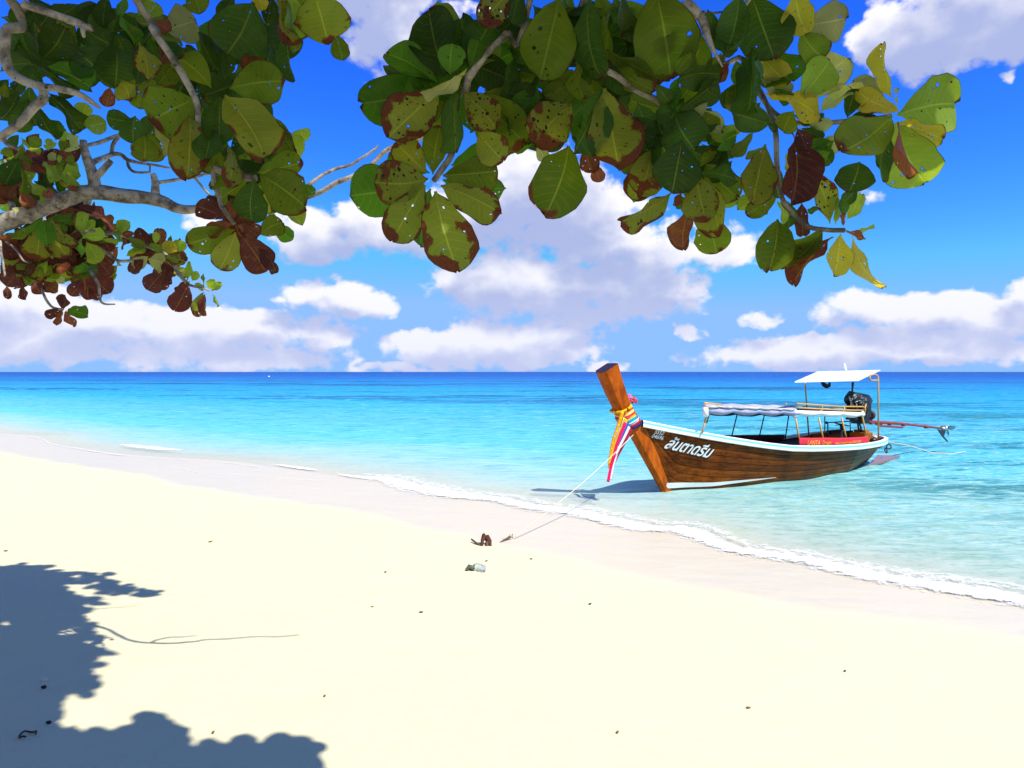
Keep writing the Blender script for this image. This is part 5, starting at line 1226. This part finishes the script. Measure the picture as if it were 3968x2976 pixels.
# reddish tree on the left: rosettes beyond and below the thick limb
S2 = 2.514
leaves(tree2, 0, 750, S2, 4.0, '''
440 250 460 498 .56 g -1.5; 480 250 745 262 .36 g -1.5; 470 250 715 525 .32 t -1.2; 420 250 215 385 .42 g -1.2; 490 260 645 352 .30 g -1.3; 380 330 340 665 .72 t -1; 500 390 660 610 .66 t -.8; 300 400 70 450 .38 o -.8; 130 400 0 440 .5 r 0
790 400 840 185 .46 l -1.5; 800 400 935 275 .52 l -1.4; 800 410 1038 350 .40 l -1.6; 800 415 1005 420 .36 l -1.7; 990 440 1145 452 .26 l -1.4; 850 480 975 697 .60 l -1.6; 790 430 770 615 .36 g -1.3; 750 340 745 190 .62 t -1
760 130 1010 235 .52 m -.5; 1000 220 1095 285 .7 r -.5; 980 250 1195 425 .32 r -.8; 1140 390 1245 275 .66 l -1; 1190 410 1120 295 .42 l -.8; 1090 370 1195 445 .36 o -.8; 1200 410 1400 505 .32 o -.9; 1320 390 1200 400 .6 r -.8
1445 525 1340 335 .58 m -.9; 1560 500 1548 335 .72 r -.8; 1515 490 1520 375 .62 l -1.1; 1600 585 1470 480 .52 o -1; 1600 575 1700 475 .78 y -1.2; 1700 560 1800 465 .82 l -1; 1600 600 1815 660 .46 t -1; 1440 610 1285 710 .72 p -1.3; 1455 640 1640 710 .72 p -1.4
1400 640 1270 770 .66 m -.5; 1600 760 1430 950 .78 m -.6; 1640 760 1560 940 .6 m -.4; 1620 640 1600 890 .42 m -.7; 1660 760 1810 835 .34 t -.9; 1830 860 1875 665 .32 l -1; 1870 850 1925 765 .72 l -1.1; 1895 870 1980 935 .52 l -1
1830 870 1690 1150 .66 m -1.2; 1970 960 1870 1195 .52 t -1; 1990 970 1985 1195 .34 m -1; 2030 930 2090 845 .76 l -1.2; 2060 945 2150 855 .52 l -1.2; 2080 980 2145 1095 .20 l -1.2; 1990 900 1998 785 .2 t -1; 1860 860 1720 960 .4 m -.8
620 1130 590 978 .56 m -1; 600 1120 650 990 .5 m -.9; 620 1130 435 1195 .56 m -1; 610 1140 555 1285 .42 r -1; 640 1140 710 1300 .42 r -1; 650 1130 845 1175 .52 g -1.1; 640 1150 620 1240 .2 m -1; 650 1130 740 1160 .6 r -1
870 800 850 1040 .55 m -.4; 900 780 1060 960 .75 m -.4; 960 650 1080 800 .8 m -.3; 1000 600 1110 700 .7 m -.2; 800 830 690 1000 .7 m -.5; 900 850 960 1040 .6 m -.3; 700 760 860 720 .5 g -1.3; 560 700 660 750 .9 r -1; 560 830 620 870 .7 p -1.2; 720 840 840 930 .7 r -1.1
60 900 75 1025 .6 m -.2; 220 900 250 1035 .5 m -.2; 330 850 400 980 .7 m -.2; 440 850 500 960 .8 m -.3; 560 850 480 960 .8 r -.4; 150 780 60 900 .9 m -.1''', 31, 0.12, 0.15)
leaves(tree2, 0, 500, S, 4.05, '''
600 20 700 115 .72 l -1; 690 90 840 190 .82 p -1; 470 180 610 205 .5 l -1.3; 470 150 550 130 .6 l -1.2; 310 230 420 215 .45 l -1.2; 640 230 740 120 .6 o -.6; 700 330 810 330 .9 o -.5; 660 470 860 500 .95 l -.8; 640 500 720 600 .6 y -1; 700 470 840 590 .45 l -1.1
480 330 590 560 .42 l -.9; 640 370 630 280 .5 l -1; 330 340 560 570 .5 r -.8; 350 290 470 400 .5 m -.6; 280 560 460 700 .3 l -1; 440 690 450 790 .5 l -1; 520 620 520 740 .9 r -.6; 230 680 320 850 .8 r -.6; 200 300 40 600 .7 d -.4; 180 260 330 400 .3 o -.8; 220 480 60 770 .5 r -.7
250 420 240 720 .35 o -.8; 560 420 640 560 .5 r -.6; 400 480 560 600 .6 d -.2; 600 560 660 680 .5 g -.5; 100 720 170 780 .8 g -.7; 130 840 190 880 .5 p -1; 0 500 40 700 .7 r -.5; 60 640 -20 800 .8 r -.4; 300 90 440 180 .8 o -.5; 420 50 300 160 .7 r -.5; 200 60 100 200 .6 d -.2
330 620 420 800 .6 d -.1; 520 260 600 330 .7 p -.9; 520 320 560 400 .6 r -.7; 700 620 830 640 .5 r -.5; 660 600 740 560 .6 y -.9''', 32, 0.12, 0.15)
PL1 = [(0,0),(1180,0),(1320,0),(1340,110),(1250,140),(1120,200),(1075,330),(1060,400),(1130,520),(1165,600),(1150,700),(1140,800),(1080,880),(930,880),(860,800),(860,720),(770,680),(690,690),(660,600),(560,480),(470,420),(430,330),(330,320),(230,310),(0,330)]
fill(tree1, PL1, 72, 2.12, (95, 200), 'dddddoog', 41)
PR1 = [(1430,400),(1480,250),(1560,200),(1600,120),(1720,90),(1900,110),(2000,0),(2900,0),(3050,0),(3180,110),(3200,250),(3120,420),(3080,520),(3050,700),(2950,780),(2800,800),(2600,780),(2480,690),(2330,620),(2080,600),(1900,560),(1650,540),(1500,520)]
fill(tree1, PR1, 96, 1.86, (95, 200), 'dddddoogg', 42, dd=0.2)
PL2 = [(0,560),(120,540),(190,525),(290,560),(305,640),(310,700),(200,780),(0,850)]
fill(tree2, PL2, 46, 4.25, (50, 105), 'rrmoodlm', 43, False, 0.3, 0.5)
PL3 = [(0,900),(120,880),(300,800),(420,860),(470,930),(430,1000),(425,1120),(330,1150),(260,1080),(150,1120),(80,1110),(0,1130)]
fill(tree2, PL3, 190, 4.15, (55, 120), 'mmrrrotmmdll', 44, True, 0.3, 0.6)
PL4 = [(430,890),(540,905),(640,900),(720,950),(735,1060),(660,1120),(570,1040),(480,960)]
fill(tree2, PL4, 30, 4.2, (45, 90), 'mmrrotyl', 45, False, 0.4, 0.4)

# limbs and twigs
def branch(tree, pts, r0, r1, wob=0.22, n=9, name='branch', rad=None):
    """pts: (px, py, D) seen in the photo or Vectors; radii in metres"""
    ps = [p if isinstance(p, Vector) else at(*p) for p in pts]
    fine = []
    for i in range(len(ps)-1):
        a, b = ps[i], ps[i+1]; pa = ps[i-1] if i else a - (b-a); pb = ps[i+2] if i+2 < len(ps) else b + (b-a)
        for j in range(6):
            u = j/6; fine.append(0.5*((2*a) + (b-pa)*u + (2*pa-5*a+4*b-pb)*u*u + (-pa+3*a-3*b+pb)*u**3))
    fine.append(ps[-1]); m_ = len(fine)
    jit = [p + Vector((mnoise.noise(p*9), mnoise.noise(p*9 + Vector((5,0,0))), mnoise.noise(p*9 + Vector((0,7,0)))))*min(r0, .02)*0.5 for p in fine]
    rl = [r0 + (r1-r0)*i/(m_-1) for i in range(m_)] if rad is None else [lerp_table(list(enumerate(rad)), i/6) for i in range(m_)]
    o = MB().tube(jit, rl, n, wob=wob).build(name, m_bark, tree, True, off=tree.location)
    return o
T1 = tree1.location; T2 = tree2.location
crotch = Vector((-0.7, -1.6, 3.3))
branch(tree1, [T1 + Vector((0,0,-0.2)), T1 + Vector((0.05,0.1,0.9)), T1 + Vector((0.1,0.4,1.9)), crotch], 0.24, 0.15, 0.25, 14, 'trunk')
hubR = Vector((0.35, 0.25, 4.25)); hubL = Vector((-1.3, 0.35, 4.0))
branch(tree1, [crotch, Vector((-0.3, -0.8, 4.0)), hubR], 0.12, 0.07)
branch(tree1, [crotch, Vector((-1.1, -0.6, 3.8)), hubL], 0.11, 0.06)
branch(tree1, [hubR, Vector((0.25, 0.9, 3.9)), (2059, -20, 1.84), (1960, 130, 1.84), (1880, 215, 1.84), (1812, 305, 1.86)], 0, 0, rad=[.03,.014,.0075,.0078,.009,.0105])
branch(tree1, [(1815, 300, 1.87), (1790, 400, 1.92), (1765, 520, 1.90), (1748, 600, 1.82), (1715, 650, 1.80), (1683, 698, 1.79)], 0.009, 0.0075)
branch(tree1, [hubR, Vector((0.4, 0.9, 3.7)), (2250, 60, 2.0), (2315, 239, 1.83), (2390, 295, 1.83), (2463, 347, 1.84), (2540, 385, 1.86), (2612, 425, 1.87)], 0, 0, rad=[.02,.012,.008,.0075,.0075,.008,.0085,.009])
branch(tree1, [hubR, Vector((0.6, 1.0, 3.5)), (2610, -30, 1.80), (2670, 25, 1.79), (2715, 62, 1.78)], 0, 0, rad=[.03,.022,.0185,.0165,.0125])
branch(tree1, [(2712, 55, 1.78), (2735, 120, 1.77), (2765, 185, 1.76), (2803, 255, 1.76)], 0.012, 0.002)
branch(tree1, [(2722, 58, 1.78), (2760, 52, 1.78), (2806, 46, 1.77)], 0.005, 0.002)
branch(tree1, [hubR, Vector((0.8, 0.9, 3.6)), (2850, 100, 2.0), (2880, 230, 1.95), (2960, 380, 1.92), (3003, 500, 1.84), (3010, 640, 1.83), (3032, 770, 1.83), (3120, 870, 1.82), (3200, 890, 1.81), (3272, 892, 1.81)], 0, 0, rad=[.018,.01,.007,.007,.007,.007,.007,.006,.0055,.0055,.006])
branch(tree1, [(2900, 300, 1.96), (3000, 440, 1.90), (3126, 482, 1.86), (3300, 468, 1.82), (3455, 450, 1.80)], 0.007, 0.0055)
branch(tree1, [hubL, Vector((-1.15, 1.0, 3.5)), (520, -10, 1.90), (590, 110, 1.88), (655, 205, 1.88), (715, 305, 1.89), (762, 400, 1.90), (768, 490, 1.92)], 0, 0, rad=[.02,.012,.009,.009,.009,.0085,.008,.0065])
branch(tree1, [hubL, Vector((-1.4, 1.1, 3.4)), (20, -30, 1.86), (23, 120, 1.85), (22, 220, 1.85), (45, 280, 1.85), (90, 312, 1.85), (150, 332, 1.85), (217, 343, 1.86), (300, 362, 1.87), (350, 390, 1.88), (390, 420, 1.89)], 0, 0, rad=[.018,.014,.0125,.0125,.012,.0115,.011,.010,.009,.008,.0065,.003])
branch(tree1, [hubL, Vector((-1.35, 1.1, 3.3)), (20, -20, 1.9), (100, 18, 1.88), (200, 52, 1.88), (290, 85, 1.88), (325, 100, 1.88), (360, 112, 1.88)], 0, 0, rad=[.016,.012,.0105,.0105,.0105,.010,.009,.007])
branch(tree1, [(320, 98, 1.88), (318, 120, 1.87), (322, 142, 1.87)], 0.008, 0.004)
branch(tree1, [(174, 345, 1.86), (168, 385, 1.85), (130, 415, 1.85), (80, 480, 1.85), (20, 528, 1.86), (-40, 560, 1.87)], 0.011, 0.009)
branch(tree1, [(8, 530, 1.86), (30, 560, 1.86), (72, 578, 1.86)], 0.006, 0.005)
branch(tree1, [(690, 420, 2.0), (805, 610, 1.95), (845, 655, 1.93), (880, 670, 1.93), (960, 690, 1.92), (990, 690, 1.92)], 0.010, 0.009)
branch(tree1, [(830, 650, 1.93), (833, 715, 1.92), (850, 760, 1.92), (862, 800, 1.92), (910, 865, 1.92)], 0.0065, 0.006)
# tree 2
cr2 = T2 + Vector((0.5, 0.0, 1.7))
branch(tree2, [T2 + Vector((0,0,-0.2)), T2 + Vector((0.1,0,0.8)), cr2], 0.20, 0.14, 0.25, 14, 'trunk')
branch(tree2, [cr2, Vector((-4.0, 3.95, 2.6)), (-120, 905, 4.0), (0, 868, 4.0), (150, 812, 4.0), (290, 757, 4.0), (360, 745, 4.0), (470, 757, 4.0), (579, 768, 4.0), (640, 785, 4.0), (690, 808, 4.0), (740, 812, 4.0), (790, 803, 4.0)], 0, 0, 0.18, 12, rad=[.085,.07,.055,.050,.046,.042,.043,.038,.034,.031,.028,.024,.018])
branch(tree2, [(360, 745, 4.0), (368, 712, 3.99), (355, 668, 3.98), (335, 610, 3.97), (326, 545, 3.97)], 0.036, 0.020)
branch(tree2, [(362, 690, 3.98), (385, 668, 3.97), (412, 640, 3.96), (430, 622, 3.96)], 0.020, 0.016)
branch(tree2, [(606, 762, 4.0), (603, 730, 3.99), (598, 700, 3.99), (592, 672, 3.98)], 0.024, 0.014)
m_b = [( [(338, 565, 3.98), (390, 550, 4.05), (465, 524, 4.1)], .011, .010), ([(466, 524, 4.1), (440, 560, 4.1), (432, 590, 4.12)], .011, .011),
       ([(355, 630, 4.0), (390, 615, 4.05), (432, 595, 4.1), (470, 598, 4.12), (500, 620, 4.12), (560, 635, 4.15), (662, 649, 4.2)], .017, .006),
       ([(496, 615, 4.12), (500, 645, 4.12), (520, 665, 4.12), (580, 668, 4.14)], .010, .006), ([(580, 668, 4.14), (581, 650, 4.14), (582, 640, 4.14)], .005, .005),
       ([(615, 707, 4.0), (680, 697, 4.05), (750, 690, 4.1), (830, 665, 4.15)], .010, .008), ([(755, 690, 4.1), (780, 720, 4.1), (812, 755, 4.1)], .007, .007),
       ([(790, 803, 4.0), (900, 800, 3.9), (1050, 785, 3.7), (1190, 767, 3.65), (1300, 708, 3.62), (1370, 676, 3.62), (1437, 637, 3.62), (1480, 600, 3.62), (1540, 560, 3.62), (1610, 545, 3.62), (1676, 512, 3.62), (1790, 440, 3.62), (1900, 400, 3.62), (1990, 380, 3.62), (2110, 300, 3.62)], .014, .007),
       ([(1180, 755, 3.65), (1194, 718, 3.66), (1240, 685, 3.68), (1300, 654, 3.70), (1355, 640, 3.70), (1400, 612, 3.70), (1455, 577, 3.70)], .010, .006), ([(1455, 577, 3.70), (1460, 570, 3.70), (1463, 561, 3.70)], .006, .003),
       ([(165, 1110, 4.1), (167, 1135, 3.9), (180, 1165, 3.9), (205, 1190, 3.9), (245, 1200, 3.9)], .008, .006), ([(345, 1040, 4.0), (365, 1075, 3.9), (380, 1110, 3.9), (388, 1160, 3.9), (405, 1178, 3.9), (445, 1178, 3.9)], .010, .004),
       ([(385, 960, 3.85), (420, 985, 3.85), (460, 1010, 3.85), (515, 1010, 3.85)], .008, .008), ([(458, 1010, 3.85), (460, 1025, 3.85), (470, 1028, 3.85)], .009, .004),
       ([(340, 755, 4.0), (330, 830, 4.0), (320, 900, 3.9), (450, 900, 3.9), (560, 945, 3.9), (640, 990, 3.9), (720, 1090, 3.85), (745, 1110, 3.85), (810, 1130, 3.85)], .020, .005),
       ([(0, 930, 4.0), (5, 990, 3.95), (20, 1080, 3.95)], .007, .005), ([(8, 925, 4.0), (60, 965, 3.95), (90, 1010, 3.95), (120, 1018, 3.95)], .006, .004), ([(60, 850, 4.0), (120, 860, 4.0), (175, 850, 3.9)], .012, .008),
       ([(230, 770, 4.0), (180, 700, 4.1), (150, 620, 4.1)], .018, .008), ([(60, 840, 4.0), (30, 720, 4.1), (20, 620, 4.2)], .018, .008)]
for pts, a, b in m_b: branch(tree2, pts, a, b, 0.2, 7)
# bare twigs far overhead: only their shadows fall into the picture
def up_sun(px, py, H):
    p = ground(px, py); return p + SUN*(H/SUN.z)
for pl in ([(290,2368),(400,2358),(500,2350),(548,2341)],[(300,2362),(350,2332),(470,2316)]):
    branch(tree2, [up_sun(x, y, 4.3) for (x, y) in pl], 0.010, 0.004, 0.2, 5)

# crown out of view: one mass of foliage per tree, which shades the hanging leaves and the sand
def stuff_leaves(tree, items, seed):
    rr = random.Random(seed); V_, F_, U_, C_ = [], [], [], []
    def put(geo_, M_, cc):
        vs, fs, uv = geo_; b = len(V_)
        V_.extend(M_ @ v for v in vs); U_.extend(uv); F_.extend(tuple(i+b for i in f) for f in fs); C_.extend([cc]*len(vs))
    for it in items:
        p, ln = it[0], it[1]; sg = .35 if len(it) < 3 else .12
        N = (SUN + Vector((rr.gauss(0, sg), rr.gauss(0, sg), rr.gauss(0, sg)))).normalized()
        if len(it) < 3: Y = N.orthogonal().normalized(); Y = Matrix.Rotation(rr.uniform(0, 6.28), 3, N) @ Y
        else: Y = (it[2] - N*it[2].dot(N)).normalized()
        X = Y.cross(N)
        M_ = Matrix(((X.x*ln*.64, Y.x*ln, N.x*ln, 0), (X.y*ln*.64, Y.y*ln, N.y*ln, 0), (X.z*ln*.64, Y.z*ln, N.z*ln, 0), (0, 0, 0, 1)))
        M_.translation = p - Y*(ln*.5) - tree.location
        put(rr.choice(STUFF_GEO), M_, COL[rr.choice('ddogt' if tree is tree1 else 'dormt')])
    pend = sorted(PENDING[tree], key=lambda q: q[0])
    for (_k, mi, cc, M_) in pend[:300]:
        o = bpy.data.objects.new('leaf', LEAF_MESH[mi]); col.objects.link(o); o.parent = tree; o.color = cc; o.matrix_local = M_
    for (_k, mi, cc, M_) in pend[300:]: put(LEAF_GEO[mi], M_, cc)
    o = mesh_obj('foliage', V_, F_, m_leafstuff, tree, True, kind='stuff'); set_uv(o.data, U_)
    a = o.data.attributes.new('leaf_colour', 'FLOAT_COLOR', 'POINT'); a.data.foreach_set('color', [x for c in C_ for x in c])
    return o
def hidden(p, mrg=170):
    if p.y < 0.15: return True
    x = CX + p.x/p.y*F; y = HY - (p.z-CAM_H)/p.y*F
    return y < -mrg or x < -mrg or x > 3968 + mrg
rr = random.Random(77); it1, it2 = [], []
for c_ in OCC:
    t2 = c_.y > 3
    for q in range(2):
        for _try in range(6):
            p = c_ + SUN*(rr.uniform(2.3, 3.4) if t2 else rr.uniform(0.75, 1.8)) + Vector((rr.gauss(0, .05), rr.gauss(0, .05), rr.gauss(0, .05)))
            if hidden(p): (it2 if t2 else it1).append((p, rr.uniform(.19, .27))); break
z8 = lambda L_: [(x/1.791, y/1.791 + 2050) for x, y in L_]
z6 = lambda L_: [(x/1.7015, y/1.7015 + 2050) for x, y in L_]
SH_A = z8([(-300,290),(0,262),(120,250),(200,262),(310,270),(380,287),(480,307),(560,322),(640,325),(700,345),(560,352),(500,385),(350,420),(420,465),(350,480),(420,500),(340,530),(500,545),(560,570),(440,590),(500,640),(560,690),(590,750),(480,800),(400,815),
   (520,840),(650,840),(700,850),(560,870),(660,930),(520,950),(600,1010),(520,1040),(580,1130),(480,1160),(380,1220),(250,1320),(330,1350),(250,1390),(60,1420),(-300,1400)])
SH_T = z8([(620,425),(640,395),(700,375),(740,350),(800,360),(850,385),(930,390),(1000,400),(1060,425),(1120,430),(1060,460),(960,462),(900,440),(840,455),(760,448),(700,445)])
SH_U = z8([(680,330),(700,285),(760,290),(840,312),(780,325)])
SH_B = z8([(-300,1400),(0,1440),(200,1500),(330,1410),(480,1410),(600,1430),(760,1392),(830,1440),(880,1400),(960,1370)]) + z6([(930,1270),(1000,1262),(1065,1300),(1010,1340),(1080,1350),(1150,1385),(1080,1440),(1250,1465),(1400,1440),(1500,1422),(1600,1440),(1700,1410),(1850,1392),(1930,1420),(1980,1450),(1930,1510),(2010,1590),(1990,1700)]) + z8([(-300,1800)])
grid_ = {}
for (x, y) in SHADOWS: grid_.setdefault((int(x*5), int(y*5)), []).append((x, y))
def near_shadow(p, r):
    gx, gy = int(p.x*5), int(p.y*5)
    return any((x-p.x)**2 + (y-p.y)**2 < r*r for i in (-1, 0, 1) for j in (-1, 0, 1) for (x, y) in grid_.get((gx+i, gy+j), ()))
def shade_poly(poly, n, H, L_, tree_items, seed, skip=0.09):
    rr = random.Random(seed); g_ = [ground(x, y) for x, y in poly]; pg = [(p.x, p.y) for p in g_]
    xs = [p[0] for p in pg]; ys = [p[1] for p in pg]; got = tr_ = 0
    while got < n and tr_ < n*40:
        tr_ += 1; x, y = rr.uniform(min(xs), max(xs)), rr.uniform(min(ys), max(ys))
        if not in_poly((x, y), pg): continue
        ln = rr.uniform(*L_)
        ok = sum(in_poly((x + ln*.55*math.cos(a), y + ln*.55*math.sin(a)), pg) for a in (0, 1.57, 3.14, 4.71))
        if ok < 4: continue
        p = Vector((x, y, sand_z(x, y)))
        if near_shadow(p, skip): continue
        for _ in range(8):
            q = p + SUN*(rr.uniform(*H)/SUN.z)
            if hidden(q): tree_items.append((q, ln)); got += 1; break
shade_poly(SH_A, 1500, (4.0, 5.6), (.15, .25), it2, 5, 0.05)
shade_poly(SH_T, 110, (4.4, 5.0), (.09, .13), it2, 6, 0.0)
shade_poly(SH_U, 26, (4.4, 5.0), (.09, .14), it2, 7, 0.0)
shade_poly(SH_B, 700, (3.2, 4.8), (.15, .25), it1, 8, 0.05)
def shade_rim(poly, n, H, L_, tree_items, seed, reach=(.02, .13)):
    """leaves whose shadows stick out of the crown's shadow one by one"""
    rr = random.Random(seed); pg = [ground(x, y) for x, y in poly]; sg = list(zip(pg, pg[1:] + pg[:1]))
    ln_ = [(b-a).length for a, b in sg]
    for _ in range(n):
        a, b = rr.choices(sg, ln_)[0]; q = a + (b-a)*rr.random(); d = Vector((b.y-a.y, a.x-b.x, 0))
        if d.length < 1e-4: continue
        d.normalize(); o = q + d*.03
        if in_poly((o.x, o.y), [(p.x, p.y) for p in pg]): d = -d
        d = (Matrix.Rotation(rr.gauss(0, .55), 3, 'Z') @ d); ln = rr.uniform(*L_)
        c_ = q + d*(rr.uniform(*reach) - ln*.5); c_.z = sand_z(c_.x, c_.y)
        x_ = CX + c_.x/c_.y*F
        if x_ < -200: continue
        for _t in range(8):
            P_ = c_ + SUN*(rr.uniform(*H)/SUN.z)
            if hidden(P_): tree_items.append((P_, ln, d)); break
shade_rim(SH_A, 210, (4.0, 5.0), (.13, .22), it2, 15, (.0, .14))
shade_rim(SH_T, 26, (4.4, 5.0), (.10, .16), it2, 16, (.01, .07))
shade_rim(SH_B, 130, (3.2, 4.2), (.14, .23), it1, 17, (.0, .14))
# rest of both crowns, overhead and behind; left one widened to block skylight
for i in range(1500):
    a = rr.uniform(0, 6.283); r_ = 2.6*rr.random()**.5
    p = Vector((-1.2 + r_*math.cos(a)*1.2, -1.6 + r_*math.sin(a), 4.6 + rr.uniform(-.7, .9) - .12*r_*r_))
    s_ = p - SUN*((p.z-.4)/SUN.z)
    if hidden(p, 400) and s_.y < 2.2: it1.append((p, rr.uniform(.18, .27)))
for i in range(2600):
    a = rr.uniform(0, 6.283); r_ = 3.3*rr.random()**.5
    p = Vector((-5.7 + r_*math.cos(a), 3.2 + r_*math.sin(a), 4.9 + rr.uniform(-.9, .9) - .10*r_*r_))
    s_ = p - SUN*((p.z-.4)/SUN.z)
    if hidden(p, 300) and s_.x/max(.1, s_.y) < -0.75: it2.append((p, rr.uniform(.16, .25)))
stuff_leaves(tree1, it1, 1); stuff_leaves(tree2, it2, 2)
print('LEAVES', {t.name: n for t, n in n_leaf.items()}, 'stuff', len(it1), len(it2))
